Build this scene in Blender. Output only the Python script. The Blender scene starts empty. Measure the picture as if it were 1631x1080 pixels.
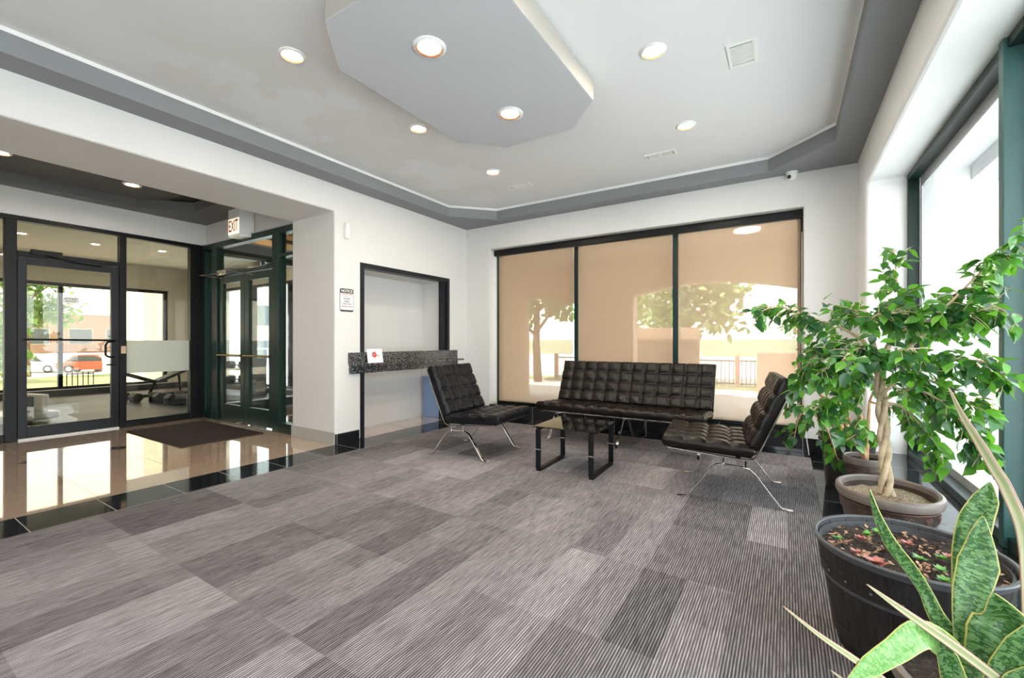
import bpy, math, random
from mathutils import Vector, Matrix
random.seed(7)
S = bpy.context.scene
COL = S.collection
PI = math.pi

# ---------------------------------------------------------------- camera, sky, sun, exposure
F_PX, CX, CY, CAM_H = 694.8, 815.5, 544.0, 1.15
YAW = math.atan(437.5 / 694.8)
cam_d = bpy.data.cameras.new('camera')
cam_d.sensor_width = 36.0
cam_d.lens = F_PX / 1631.0 * 36.0
cam_d.shift_y = 4.0 / 1631.0
cam_d.clip_start = 0.05
cam_d.clip_end = 300
cam = bpy.data.objects.new('camera', cam_d)
COL.objects.link(cam)
cam.location = (0, 0, CAM_H)
cam.rotation_euler = (PI / 2, 0, YAW)
S.camera = cam

w = bpy.data.worlds.new('sky')
S.world = w
w.use_nodes = True
nt = w.node_tree
bg = nt.nodes['Background']
tc = nt.nodes.new('ShaderNodeTexCoord'); sp = nt.nodes.new('ShaderNodeSeparateXYZ')
rp = nt.nodes.new('ShaderNodeValToRGB')
nt.links.new(tc.outputs['Generated'], sp.inputs[0]); nt.links.new(sp.outputs['Z'], rp.inputs[0])
rp.color_ramp.elements[0].position = 0.0; rp.color_ramp.elements[0].color = (0.94, 0.97, 1.0, 1)
rp.color_ramp.elements[1].position = 0.8; rp.color_ramp.elements[1].color = (0.74, 0.87, 1.0, 1)
nt.links.new(rp.outputs[0], bg.inputs['Color'])
bg.inputs['Strength'].default_value = 3.6

sun_d = bpy.data.lights.new('sun', 'SUN'); sun_d.energy = 11.0; sun_d.angle = 0.02; sun_d.color = (1, 0.975, 0.93)
sun = bpy.data.objects.new('sun', sun_d); COL.objects.link(sun)
sun.rotation_euler = Vector((0.45, 0.62, -0.95)).to_track_quat('-Z', 'Y').to_euler()

S.view_settings.view_transform = 'Standard'
S.view_settings.look = 'None'
S.view_settings.exposure = 0.95
S.view_settings.gamma = 1.0
S.view_settings.use_curve_mapping = False
S.cycles.max_bounces = 14
S.cycles.diffuse_bounces = 7
S.cycles.transparent_max_bounces = 24
S.cycles.sample_clamp_indirect = 6.0
LAMP = 225.0          # strength of the downlight lenses

# ---------------------------------------------------------------- helpers
def ray(u, v):
    s = (u - CX) / F_PX; t = -(v - CY) / F_PX
    return Vector((-math.sin(YAW) + s * math.cos(YAW), math.cos(YAW) + s * math.sin(YAW), t))
def at(u, v, d):                       # a point seen in the photo at distance d, in metres
    return Vector((0, 0, CAM_H)) + ray(u, v) * d

class MB:
    def __init__(s):
        s.v = []; s.f = []; s.uv = []; s.mi = []; s.m = 0; s.has_uv = False
    def face(s, idx, uv=None):
        s.f.append(tuple(idx)); s.uv.append(uv); s.mi.append(s.m)
        if uv: s.has_uv = True
    def box(s, x0, x1, y0, y1, z0, z1):
        n = len(s.v)
        s.v += [(x0,y0,z0),(x1,y0,z0),(x1,y1,z0),(x0,y1,z0),(x0,y0,z1),(x1,y0,z1),(x1,y1,z1),(x0,y1,z1)]
        for q in ((0,3,2,1),(4,5,6,7),(0,1,5,4),(1,2,6,5),(2,3,7,6),(3,0,4,7)): s.face([n+i for i in q])
        return s
    def prism(s, pts, a0, a1, axis='z'):
        """closed outline pts (2D) extruded along axis"""
        n = len(s.v); k = len(pts)
        def P(p, a):
            return {'z': (p[0], p[1], a), 'x': (a, p[0], p[1]), 'y': (p[0], a, p[1])}[axis]
        s.v += [P(p, a0) for p in pts] + [P(p, a1) for p in pts]
        s.face(list(range(n, n+k))[::-1]); s.face(range(n+k, n+2*k))
        for i in range(k):
            j = (i+1) % k; s.face((n+i, n+j, n+k+j, n+k+i))
        return s
    def ring(s, inner, outer, z0, z1):
        n = len(s.v); k = len(inner)
        for z in (z0, z1):
            s.v += [(p[0], p[1], z) for p in inner] + [(p[0], p[1], z) for p in outer]
        for i in range(k):
            j = (i+1) % k
            s.face((n+i, n+k+i, n+k+j, n+j)); s.face((n+2*k+i, n+2*k+j, n+3*k+j, n+3*k+i))
            s.face((n+i, n+j, n+2*k+j, n+2*k+i)); s.face((n+k+i, n+3*k+i, n+3*k+j, n+k+j))
        return s
    def cyl(s, p0, p1, r0, r1=None, n=16, cap=True):
        r1 = r0 if r1 is None else r1
        return s.tube([p0, p1], [r0, r1], n, cap)
    def tube(s, path, rad, n=8, cap=True, flat=None):
        path = [Vector(p) for p in path]
        if not isinstance(rad, (list, tuple)): rad = [rad]*len(path)
        b = len(s.v); up = None
        for i, p in enumerate(path):
            t = (path[min(i+1, len(path)-1)] - path[max(i-1, 0)])
            t = t.normalized() if t.length > 1e-9 else Vector((0,0,1))
            if up is None:
                up = t.orthogonal().normalized()
            up = (up - t*up.dot(t))
            up = up.normalized() if up.length > 1e-6 else t.orthogonal().normalized()
            sd = t.cross(up)
            for k in range(n):
                a = 2*PI*k/n
                s.v.append(tuple(p + (up*math.cos(a) + sd*math.sin(a))*rad[i]))
        for i in range(len(path)-1):
            for k in range(n):
                j = (k+1) % n
                s.face((b+i*n+k, b+i*n+j, b+(i+1)*n+j, b+(i+1)*n+k))
        if cap:
            s.face([b+k for k in range(n)][::-1]); e = b+(len(path)-1)*n; s.face([e+k for k in range(n)])
        return s
    def bar(s, path, x0, x1, th):
        """flat bar following a path in the YZ plane, from x0 to x1, thickness th"""
        b = len(s.v); P = [Vector((p[0], p[1])) for p in path]
        for i, p in enumerate(P):
            t = (P[min(i+1, len(P)-1)] - P[max(i-1, 0)]).normalized(); nn = Vector((-t.y, t.x))*th/2
            for x, q in ((x0, p+nn), (x1, p+nn), (x1, p-nn), (x0, p-nn)): s.v.append((x, q.x, q.y))
        for i in range(len(P)-1):
            for k in range(4):
                j = (k+1) % 4; s.face((b+i*4+k, b+i*4+j, b+i*4+4+j, b+i*4+4+k))
        s.face((b+3, b+2, b+1, b)); e = b+(len(P)-1)*4; s.face((e, e+1, e+2, e+3))
        return s
    def lathe(s, prof, n=48, cx=0, cy=0, sx=1, sy=1, close=True):
        b = len(s.v); k = len(prof)
        for i in range(n):
            a = 2*PI*i/n
            for r, z in prof: s.v.append((cx+r*sx*math.cos(a), cy+r*sy*math.sin(a), z))
        for i in range(n):
            j = (i+1) % n
            for q in range(k-1): s.face((b+i*k+q, b+j*k+q, b+j*k+q+1, b+i*k+q+1))
            if close: s.face((b+i*k+k-1, b+j*k+k-1, b+j*k, b+i*k))
        return s
    def disc(s, c, r, n=32, sx=1, sy=1, nz=-1):
        b = len(s.v)
        for i in range(n):
            a = 2*PI*i/n; s.v.append((c[0]+r*sx*math.cos(a), c[1]+r*sy*math.sin(a), c[2]))
        idx = list(range(b, b+n)); s.face(idx if nz > 0 else idx[::-1]); return s
    def ball(s, c, r, n=12, m=8, sc=(1,1,1)):
        b = len(s.v)
        for i in range(m+1):
            th = PI*i/m
            for k in range(n):
                a = 2*PI*k/n
                s.v.append((c[0]+r*sc[0]*math.sin(th)*math.cos(a), c[1]+r*sc[1]*math.sin(th)*math.sin(a), c[2]+r*sc[2]*math.cos(th)))
        for i in range(m):
            for k in range(n):
                j = (k+1) % n; s.face((b+i*n+k, b+(i+1)*n+k, b+(i+1)*n+j, b+i*n+j))
        return s
    def xf(s, M):
        s.v = [tuple(M @ Vector(p)) for p in s.v]; return s
    def build(s, name, m, parent=None, smooth=False, bevel=0, seg=2, loc=None):
        me = bpy.data.meshes.new(name)
        me.from_pydata([tuple(p) for p in s.v], [], s.f)
        for x in (m if isinstance(m, (list, tuple)) else [m]): me.materials.append(x)
        if max(s.mi, default=0): me.polygons.foreach_set('material_index', s.mi)
        if s.has_uv:
            ul = me.uv_layers.new(name='UVMap'); k = 0
            for fi, f in enumerate(s.f):
                uvs = s.uv[fi]
                for c in range(len(f)):
                    ul.data[k].uv = uvs[c] if uvs else (0, 0); k += 1
        me.validate()
        import bmesh
        bm = bmesh.new(); bm.from_mesh(me)
        if not s.has_uv: bmesh.ops.recalc_face_normals(bm, faces=bm.faces)
        bm.to_mesh(me); bm.free()
        o = bpy.data.objects.new(name, me); COL.objects.link(o)
        if parent is not None: o.parent = parent
        if loc is not None: o.location = loc
        if smooth:
            me.shade_smooth() if hasattr(me, 'shade_smooth') else None
            if smooth != 'all':
                me.set_sharp_from_angle(angle=math.radians(38))
        if bevel:
            b = o.modifiers.new('bevel', 'BEVEL'); b.width = bevel; b.segments = seg; b.limit_method = 'ANGLE'; b.angle_limit = math.radians(40)
            b.harden_normals = False
        return o

def tag(o, label, cat, group=None, kind=None):
    o['label'] = label; o['category'] = cat
    if group: o['group'] = group
    if kind: o['kind'] = kind
    return o
def thing(name, label, cat, loc=(0,0,0), rz=0, group=None):
    o = bpy.data.objects.new(name, None); COL.objects.link(o)
    o.location = loc; o.rotation_euler = (0, 0, rz); o.empty_display_size = .1
    return tag(o, label, cat, group)
def struct(o):
    o['kind'] = 'structure'; return o
def kids(o): return [c for c in S.objects if c.parent == o]
def copy_tree(o, parent=None):
    ch = list(o.children)
    c = o.copy(); COL.objects.link(c); c.parent = parent
    for k in ch: copy_tree(k, c)
    return c
def wall_grid(us, vs, holes, a0, a1, axis, solid=None):
    """a wall with rectangular holes: cells of the us x vs grid, extruded a0..a1 along axis ('x': u=y v=z, 'y': u=x v=z)"""
    m = MB(); us = sorted(us); vs = sorted(vs); idx = {}
    def P(i, j, a):
        k = (i, j, a)
        if k not in idx:
            idx[k] = len(m.v); m.v.append((a, us[i], vs[j]) if axis == 'x' else (us[i], a, vs[j]))
        return idx[k]
    def full(i, j):
        if i < 0 or j < 0 or i >= len(us)-1 or j >= len(vs)-1: return False
        cu = (us[i]+us[i+1])/2; cv = (vs[j]+vs[j+1])/2
        return not any(h[0] < cu < h[1] and h[2] < cv < h[3] for h in holes)
    for i in range(len(us)-1):
        for j in range(len(vs)-1):
            if not full(i, j): continue
            m.face((P(i,j,a0), P(i+1,j,a0), P(i+1,j+1,a0), P(i,j+1,a0)))
            m.face((P(i,j,a1), P(i,j+1,a1), P(i+1,j+1,a1), P(i+1,j,a1)))
            for di, dj, A, B in ((-1,0,(i,j),(i,j+1)), (1,0,(i+1,j),(i+1,j+1)), (0,-1,(i,j),(i+1,j)), (0,1,(i,j+1),(i+1,j+1))):
                if not full(i+di, j+dj):
                    m.face((P(*A,a0), P(*B,a0), P(*B,a1), P(*A,a1)))
    return m

# ---------------------------------------------------------------- materials
class N:
    def __init__(s, name):
        s.m = bpy.data.materials.new(name); s.m.use_nodes = True
        s.t = s.m.node_tree; s.b = s.t.nodes['Principled BSDF']; s.o = s.t.nodes['Material Output']
        s.tc = None
    def n(s, t, **k):
        x = s.t.nodes.new(t)
        for a, b in k.items(): setattr(x, a, b)
        return x
    def l(s, a, b): s.t.links.new(a, b)
    def co(s, scale=(1,1,1), kind='Object', rot=(0,0,0), loc=(0,0,0)):
        if s.tc is None: s.tc = s.n('ShaderNodeTexCoord')
        mp = s.n('ShaderNodeMapping'); mp.inputs['Scale'].default_value = scale; mp.inputs['Rotation'].default_value = rot
        mp.inputs['Location'].default_value = loc
        s.l(s.tc.outputs[kind], mp.inputs[0]); return mp.outputs[0]
    def noise(s, sc, det=4, vec=None, rough=.5, out='Fac'):
        x = s.n('ShaderNodeTexNoise'); x.inputs['Scale'].default_value = sc; x.inputs['Detail'].default_value = det
        x.inputs['Roughness'].default_value = rough
        s.l(vec if vec else s.co(), x.inputs['Vector']); return x.outputs[out]
    def ramp(s, fac, stops, interp='LINEAR'):
        x = s.n('ShaderNodeValToRGB'); e = x.color_ramp.elements; x.color_ramp.interpolation = interp
        while len(e) < len(stops): e.new(.5)
        for i, (p, c) in enumerate(stops):
            e[i].position = p; e[i].color = (*c, 1) if len(c) == 3 else c
        s.l(fac, x.inputs[0]); return x.outputs[0]
    def math(s, op, a, b=None, c=None):
        x = s.n('ShaderNodeMath', operation=op)
        for i, q in enumerate((a, b, c)):
            if q is None: continue
            if isinstance(q, (int, float)): x.inputs[i].default_value = q
            else: s.l(q, x.inputs[i])
        return x.outputs[0]
    def mix(s, fac, a, b, mode='MIX'):
        x = s.n('ShaderNodeMix', data_type='RGBA', blend_type=mode)
        for sock, q in ((x.inputs[0], fac), (x.inputs[6], a), (x.inputs[7], b)):
            if isinstance(q, (int, float)): sock.default_value = q
            elif isinstance(q, tuple): sock.default_value = (*q, 1) if len(q) == 3 else q
            else: s.l(q, sock)
        return x.outputs[2]
    def bump(s, h, st=.2, d=.01):
        x = s.n('ShaderNodeBump'); x.inputs['Strength'].default_value = st; x.inputs['Distance'].default_value = d
        s.l(h, x.inputs['Height']); s.l(x.outputs[0], s.b.inputs['Normal'])
    def set(s, **k):
        for a, q in k.items():
            i = s.b.inputs[a.replace('_', ' ')]
            if isinstance(q, (int, float)): i.default_value = q
            elif isinstance(q, tuple): i.default_value = (*q, 1) if len(q) == 3 else q
            else: s.l(q, i)
        return s

def plain(name, c, rough=.5, metal=0, var=.06, sc=8, bump=0, bsc=60, spec=.5, coat=0):
    k = N(name)
    f = k.noise(sc, 3)
    k.set(Base_Color=k.ramp(f, [(.3, tuple(x*(1-var) for x in c)), (.7, tuple(min(1, x*(1+var)) for x in c))]), Roughness=rough, Metallic=metal)
    k.b.inputs['Specular IOR Level'].default_value = spec
    k.b.inputs['Coat Weight'].default_value = coat
    if bump: k.bump(k.noise(bsc, 4), bump, .005)
    return k.m
def emit(name, c, st):
    k = N(name); k.set(Base_Color=c, Emission_Color=c, Emission_Strength=st); return k.m

M = {}
M['wall'] = plain('wall paint', (.69, .675, .66), .6, var=.015, sc=1.5, bump=.05, bsc=250)
M['white'] = plain('white paint', (.78, .775, .76), .5, var=.015, sc=2)
M['reveal'] = plain('window reveal paint', (.80, .80, .79), .5, var=.01, sc=2)
M['fascia'] = plain('grey soffit paint', (.225, .232, .245), .55, var=.02, sc=1.5)
M['panel'] = plain('light grey panel paint', (.55, .56, .585), .55, var=.02, sc=1.5)  # octagon underside, a lighter grey than the soffit
M['black'] = plain('black painted metal', (.005, .0055, .007), .4, var=.15, spec=.25)
M['dframe'] = plain('dark slate frame', (.010, .012, .017), .4, var=.1, spec=.3)
M['gframe'] = plain('dark green frame', (.004, .022, .018), .35, var=.1, spec=.35)
M['teal'] = plain('teal green window frame', (.035, .10, .095), .35, var=.06)
M['gold'] = plain('gold downlight baffle', (.055, .020, .004), .6, var=.02)
M['pside'] = plain('beige panel edge paint', (.42, .39, .35), .6, var=.02)
M['chrome'] = plain('chrome', (.75, .74, .72), .12, 1, var=.03)
M['brass'] = plain('brass', (.62, .45, .22), .25, 1, var=.03)
M['trim'] = plain('white plastic', (.82, .82, .80), .35, var=.01)
M['silver'] = plain('silver paint', (.55, .56, .58), .3, .3, var=.03)
M['soilpale'] = None

k = N('ceiling paint')          # off-white, with old water stains on the left side
geo = k.n('ShaderNodeNewGeometry'); sep = k.n('ShaderNodeSeparateXYZ'); k.l(geo.outputs['Position'], sep.inputs[0])
n1 = k.noise(1.1, 5, rough=.55); n2 = k.noise(3.0, 4)
zone = k.math('MULTIPLY', k.ramp(k.math('MULTIPLY', sep.outputs['X'], -.25), [(.60, (0,0,0)), (.74, (1,1,1))]),
              k.ramp(k.math('MULTIPLY', sep.outputs['Y'], .2), [(.1, (0,0,0)), (.25, (1,1,1)), (.85, (1,1,1)), (.95, (0,0,0))]))
st = k.ramp(k.math('ADD', k.math('MULTIPLY', n1, .7), k.math('MULTIPLY', n2, .3)), [(.44, (0,0,0)), (.49, (1,1,1)), (.60, (.75,.75,.75)), (.64, (.3,.3,.3))])
k.set(Base_Color=k.mix(k.math('MULTIPLY', k.math('MULTIPLY', zone, st), .36), (.78, .78, .785), (.64, .625, .57)), Roughness=.6)
M['ceil'] = k.m
M['lfascia'] = plain('dimmed lobby soffit grey', (.15, .15, .155), .55, var=.02)  # soffit grey darkened to stand for the dimmer lobby light
M['lpanel'] = plain('dimmed lobby panel grey', (.085, .082, .082), .55, var=.02)  # lobby dimness put into the panel colour as well

# carpet: stripes along Y, planks 0.205 x 0.62
k = N('striped carpet tile')
geo = k.n('ShaderNodeNewGeometry'); sep = k.n('ShaderNodeSeparateXYZ'); k.l(geo.outputs['Position'], sep.inputs[0])
X = k.math('ADD', sep.outputs['X'], 0.2); Y = k.math('SUBTRACT', sep.outputs['Y'], .36)
ci = k.math('FLOOR', k.math('DIVIDE', X, .205)); cj = k.math('FLOOR', k.math('DIVIDE', Y, .625))
tri = k.math('FLOOR', k.math('DIVIDE', X, .615))
def wn(a, b, off=0):
    c = k.n('ShaderNodeCombineXYZ'); k.l(a, c.inputs[0]); k.l(b, c.inputs[1]); c.inputs[2].default_value = off
    x = k.n('ShaderNodeTexWhiteNoise', noise_dimensions='3D'); k.l(c.outputs[0], x.inputs[0]); return x.outputs['Value']
half = k.math('FLOOR', k.math('DIVIDE', k.math('ADD', Y, k.math('MULTIPLY', wn(ci, ci, 4), .625)), .3125))
tone = k.math('ADD', k.math('MULTIPLY', wn(ci, cj), .5), k.math('ADD', k.math('MULTIPLY', wn(tri, cj, 3.3), .32), k.math('MULTIPLY', wn(ci, half, 7.7), .18)))
wob = k.noise(1, 3, k.co((60, 6, 1)))
stripe = k.math('SINE', k.math('ADD', k.math('MULTIPLY', X, 2*PI/.0108), k.math('MULTIPLY', wob, 2.5)))
stripe = k.math('ADD', k.math('MULTIPLY', stripe, .5), .5)
streak = k.noise(1, 4, k.co((170, 7, 1)), rough=.7)
grain = k.noise(420, 3, rough=.8)
gam = k.math('MULTIPLY', k.math('MULTIPLY', stripe, k.ramp(streak, [(.32, (.15,)*3), (.62, (1.1,)*3)])), k.ramp(grain, [(.3, (.45,)*3), (.65, (1.1,)*3)]))
dark = k.ramp(tone, [(.1, (.022, .019, .020)), (.5, (.055, .048, .050)), (.9, (.105, .094, .098))])
light = k.ramp(tone, [(.1, (.30, .275, .287)), (.5, (.44, .405, .42)), (.9, (.60, .56, .58))])
cc = k.mix(gam, dark, light)
k.set(Base_Color=cc, Roughness=.95)
k.b.inputs['Specular IOR Level'].default_value = .1
k.bump(k.math('ADD', stripe, k.math('MULTIPLY', grain, .5)), .25, .003)
M['carpet'] = k.m

def grid_tile(name, base_fn, size, origin, rough, grout, gw=.003, diamonds=False, spec=.5, coat=0):
    k = N(name)
    geo = k.n('ShaderNodeNewGeometry'); sep = k.n('ShaderNodeSeparateXYZ'); k.l(geo.outputs['Position'], sep.inputs[0])
    lines = None; fr = []
    for a, o in (('X', origin[0]), ('Y', origin[1])):
        f = k.math('ABSOLUTE', k.math('SUBTRACT', k.math('FRACT', k.math('DIVIDE', k.math('SUBTRACT', sep.outputs[a], o), size)), .5))
        fr.append(k.math('MULTIPLY', k.math('SUBTRACT', .5, f), size))
        ln = k.math('GREATER_THAN', f, .5 - gw/size)
        lines = ln if lines is None else k.math('MAXIMUM', lines, ln)
    c = base_fn(k)
    c = k.mix(lines, c, grout)
    if diamonds:
        dx = k.math('ABSOLUTE', k.math('SUBTRACT', sep.outputs['X'], -6.12))
        dd = k.math('LESS_THAN', k.math('ADD', dx, fr[1]), .11)
        c = k.mix(dd, c, (.008, .009, .011))
    k.set(Base_Color=c, Roughness=k.math('ADD', k.math('MULTIPLY', lines, .4), rough))
    k.b.inputs['Specular IOR Level'].default_value = spec
    k.b.inputs['Coat Weight'].default_value = coat; k.b.inputs['Coat Roughness'].default_value = .02
    return k.m
def marble(k): return k.mix(k.ramp(k.noise(140, 4, rough=.8), [(.35, (0,)*3), (.65, (1,)*3)]), (.40, .27, .19), (.62, .47, .36))
def blacktile(k): return k.ramp(k.noise(60, 4), [(.3, (.006, .007, .009)), (.75, (.016, .018, .022))])
def greytile(k): return k.mix(k.ramp(k.noise(200, 4, rough=.8), [(.35, (0,)*3), (.65, (1,)*3)]), (.33, .31, .29), (.52, .50, .47))
M['marble'] = grid_tile('polished beige granite floor', marble, .62, (-4.26, 1.10), .035, (.22, .17, .13), diamonds=True, spec=1.0, coat=1)
M['btile'] = grid_tile('polished black floor tile', blacktile, .4, (-3.86, .279), .06, (.32, .32, .31), .0022, spec=.65)
M['bledge'] = grid_tile('polished black ledge tile', blacktile, .61, (.30, .70), .10, (.25, .25, .25), .0022, spec=.9)
M['gtile'] = plain('grey speckled granite base', (.42, .40, .37), .3, var=.35, sc=180)
k = N('black speckled granite')
v1 = k.n('ShaderNodeTexVoronoi'); v1.inputs['Scale'].default_value = 95; k.l(k.co(), v1.inputs['Vector'])
nn = k.noise(120, 4, rough=.7)
c = k.mix(k.ramp(nn, [(.53, (0,)*3), (.60, (1,)*3)]), (.008, .009, .011), (.32, .33, .33))
c = k.mix(k.math('GREATER_THAN', k.noise(60, 3, rough=.9), .63), c, (.60, .60, .58))
k.set(Base_Color=c, Roughness=.12); M['granite'] = k.m

def leather(name, a, b):
    k = N(name)
    k.b.inputs['Specular IOR Level'].default_value = .24
    k.set(Base_Color=k.ramp(k.noise(5, 3), [(.35, a), (.7, b)]), Roughness=k.ramp(k.noise(9, 3), [(.3, (.26,)*3), (.7, (.38,)*3)]))
    k.bump(k.noise(240, 3), .08, .002); return k.m
M['leather'] = leather('black leather', (.004, .0042, .0055), (.009, .009, .011))
M['leather2'] = leather('brown black leather', (.005, .0035, .003), (.012, .0075, .006))

def glass(name, tint=(1, 1, 1), refl=1.0, base=.05):
    k = N(name)
    tr = k.n('ShaderNodeBsdfTransparent'); tr.inputs[0].default_value = (*tint, 1)
    gl = k.n('ShaderNodeBsdfGlossy'); gl.inputs['Roughness'].default_value = .0
    lw = k.n('ShaderNodeFresnel'); gg = k.n('ShaderNodeNewGeometry')
    k.l(k.math('ADD', 1.5, k.math('MULTIPLY', gg.outputs['Backfacing'], 1/1.5-1.5)), lw.inputs['IOR'])
    mx = k.n('ShaderNodeMixShader')
    k.l(k.math('MULTIPLY', lw.outputs[0], refl), mx.inputs[0]); k.l(tr.outputs[0], mx.inputs[1]); k.l(gl.outputs[0], mx.inputs[2])
    k.l(mx.outputs[0], k.o.inputs[0]); return k.m
M['glass'] = glass('clear glass', (.95, .97, .96))
M['glassgym'] = glass('slightly bronze glass', (.90, .885, .84), 1.0)
M['glassouter'] = glass('tinted outer glass', (.72, .685, .60))
M['smoke'] = glass('smoked glass', (.16, .17, .16), 2.2)

def shade(name, tint, dif, open_=.5):
    k = N(name)
    tr = k.n('ShaderNodeBsdfTransparent'); tr.inputs[0].default_value = (*tint, 1)
    tl = k.n('ShaderNodeBsdfTranslucent'); tl.inputs[0].default_value = (*dif, 1)
    df = k.n('ShaderNodeBsdfDiffuse'); df.inputs[0].default_value = (*dif, 1)
    a = k.n('ShaderNodeMixShader'); a.inputs[0].default_value = .5; k.l(tl.outputs[0], a.inputs[1]); k.l(df.outputs[0], a.inputs[2])
    b = k.n('ShaderNodeMixShader'); b.inputs[0].default_value = open_; k.l(a.outputs[0], b.inputs[1]); k.l(tr.outputs[0], b.inputs[2])
    k.l(b.outputs[0], k.o.inputs[0]); return k.m
M['shade'] = shade('tan solar shade cloth', (1.0, .95, .90), (.54, .42, .32), .45)
M['film'] = shade('frosted film', (.9, .95, .92), (.80, .83, .80), .15)

def leafmat(name, a, b, c, rough=.28, tl=.35):
    k = N(name)
    gi = k.n('ShaderNodeNewGeometry')
    col = k.ramp(gi.outputs['Random Per Island'], [(.0, a), (.45, a), (.72, b), (1.0, c)])
    k.set(Base_Color=col, Roughness=rough); k.b.inputs['Specular IOR Level'].default_value = .6
    t = k.n('ShaderNodeBsdfTranslucent'); k.l(k.mix(.6, col, (.25, .62, .03)), t.inputs[0])
    mx = k.n('ShaderNodeMixShader'); mx.inputs[0].default_value = tl
    k.l(k.b.outputs[0], mx.inputs[1]); k.l(t.outputs[0], mx.inputs[2]); k.l(mx.outputs[0], k.o.inputs[0]); return k.m
M['leaf'] = leafmat('ficus leaf', (.018, .070, .028), (.05, .19, .035), (.17, .44, .05), .24, .38)
M['leafb'] = leafmat('dark ficus leaf', (.016, .058, .024), (.04, .14, .03), (.10, .30, .04), .25)
M['tree'] = leafmat('tree leaf', (.14, .22, .09), (.24, .34, .14), (.40, .48, .24), .6, .3)
M['bark'] = plain('pale ficus bark', (.52, .40, .26), .8, var=.25, sc=30, bump=.4, bsc=60)
M['bark2'] = plain('orange brown bark', (.42, .24, .11), .8, var=.25, sc=30)
M['treebark'] = plain('tree bark', (.20, .14, .10), .9, var=.3, sc=10)
def soil(name, stops, sc=90):
    k = N(name); f = k.noise(sc, 5, rough=.75)
    k.set(Base_Color=k.ramp(f, stops), Roughness=.95); k.bump(f, .9, .02); return k.m
M['soil'] = soil('dark potting soil', [(.35, (.012, .008, .006)), (.55, (.05, .03, .02)), (.7, (.20, .13, .08))])
M['bran'] = soil('pale mulch soil', [(.33, (.06, .04, .025)), (.5, (.42, .31, .20)), (.62, (.80, .64, .46))], 130)
def stave(name):
    k = N(name)
    c = k.ramp(k.noise(1, 5, k.co((90, 90, 4)), rough=.7), [(.3, (.010, .008, .008)), (.6, (.028, .023, .022)), (.8, (.05, .043, .042))])
    k.set(Base_Color=c, Roughness=.62); k.b.inputs['Specular IOR Level'].default_value = .3; k.bump(k.noise(1, 4, k.co((80, 80, 3))), .3, .004); return k.m
M['stave'] = stave('dark wood grain plastic')
M['rimb'] = plain('grey barrel rim', (.065, .065, .07), .45, var=.2, sc=30)
M['pot'] = plain('brown plastic', (.050, .031, .026), .38, var=.15, sc=20)
M['rim'] = plain('taupe pot rim', (.17, .135, .115), .42, var=.12, sc=20)
M['copper'] = plain('copper tinted relief', (.15, .07, .045), .35, .35, var=.2, sc=60)
M['bpot'] = plain('black brown plastic', (.022, .017, .015), .4, var=.2)
k = N('snake plant leaf')        # dark wavy cross bands with a yellow margin
uv = k.n('ShaderNodeTexCoord'); sp_ = k.n('ShaderNodeSeparateXYZ'); k.l(uv.outputs['UV'], sp_.inputs[0])
mp = k.n('ShaderNodeMapping'); mp.inputs['Scale'].default_value = (2.6, 85, 1); k.l(uv.outputs['UV'], mp.inputs[0])
bands = k.ramp(k.noise(1, 4, mp.outputs[0], .7), [(.38, (.09, .27, .05)), (.47, (.012, .07, .018)), (.53, (.24, .42, .17)), (.60, (.15, .34, .09)), (.7, (.035, .15, .03))])
edge = k.math('GREATER_THAN', k.math('ABSOLUTE', k.math('SUBTRACT', sp_.outputs[0], .5)), .47)
col = k.mix(edge, bands, (.60, .58, .18))
k.set(Base_Color=col, Roughness=.32)
t = k.n('ShaderNodeBsdfTranslucent'); k.l(col, t.inputs[0]); mx = k.n('ShaderNodeMixShader'); mx.inputs[0].default_value = .2
k.l(k.b.outputs[0], mx.inputs[1]); k.l(t.outputs[0], mx.inputs[2]); k.l(mx.outputs[0], k.o.inputs[0]); M['snake'] = k.m
k = N('plain striped blade')
uv = k.n('ShaderNodeTexCoord'); sp_ = k.n('ShaderNodeSeparateXYZ'); k.l(uv.outputs['UV'], sp_.inputs[0])
ed = k.math('ABSOLUTE', k.math('SUBTRACT', sp_.outputs[0], .5))
k.set(Base_Color=k.ramp(ed, [(.0, (.30, .36, .16)), (.18, (.42, .40, .22)), (.40, (.62, .56, .42)), (.47, (.40, .18, .12))]), Roughness=.4); M['blade'] = k.m
M['bright'] = leafmat('bright green leaf', (.10, .28, .06), (.18, .40, .09), (.34, .52, .18), .35, .25)
M['red'] = plain('red green succulent', (.38, .13, .10), .4, var=.4, sc=40)
M['mat'] = plain('brown entrance mat', (.045, .034, .030), .95, var=.35, sc=200, spec=.1)
M['ground'] = plain('pale pavement', (.66, .65, .63), .9, var=.06, sc=2)
M['grass'] = plain('grass', (.34, .38, .20), .95, var=.3, sc=20)
M['stucco'] = plain('tan stucco', (.60, .47, .34), .9, var=.04, sc=3)
M['mutedhedge'] = plain('muted hedge', (.36, .40, .28), .95, var=.2, sc=3)
M['wood'] = plain('pale wood boards', (.55, .38, .24), .8, var=.15, sc=12)
M['tanwall'] = plain('tan board enclosure', (.42, .30, .22), .9, var=.05)
M['gymwall'] = plain('beige wall', (.52, .47, .37), .7, var=.02)
M['gymfloor'] = None
k = N('dark grey gym floor planks')
k.set(Base_Color=k.ramp(k.noise(1, 5, k.co((3, 1.2, 1)), rough=.7), [(.3, (.018, .014, .013)), (.55, (.042, .034, .031)), (.75, (.09, .075, .068))]), Roughness=.45); k.b.inputs['Specular IOR Level'].default_value = .3; M['gymfloor'] = k.m
M['bldg'] = plain('cream render', (.80, .75, .64), .9, var=.03)
M['bldgw'] = plain('white render', (.62, .62, .60), .9, var=.02)
M['brick'] = plain('red brown brick', (.38, .24, .18), .9, var=.12, sc=30)
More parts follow.
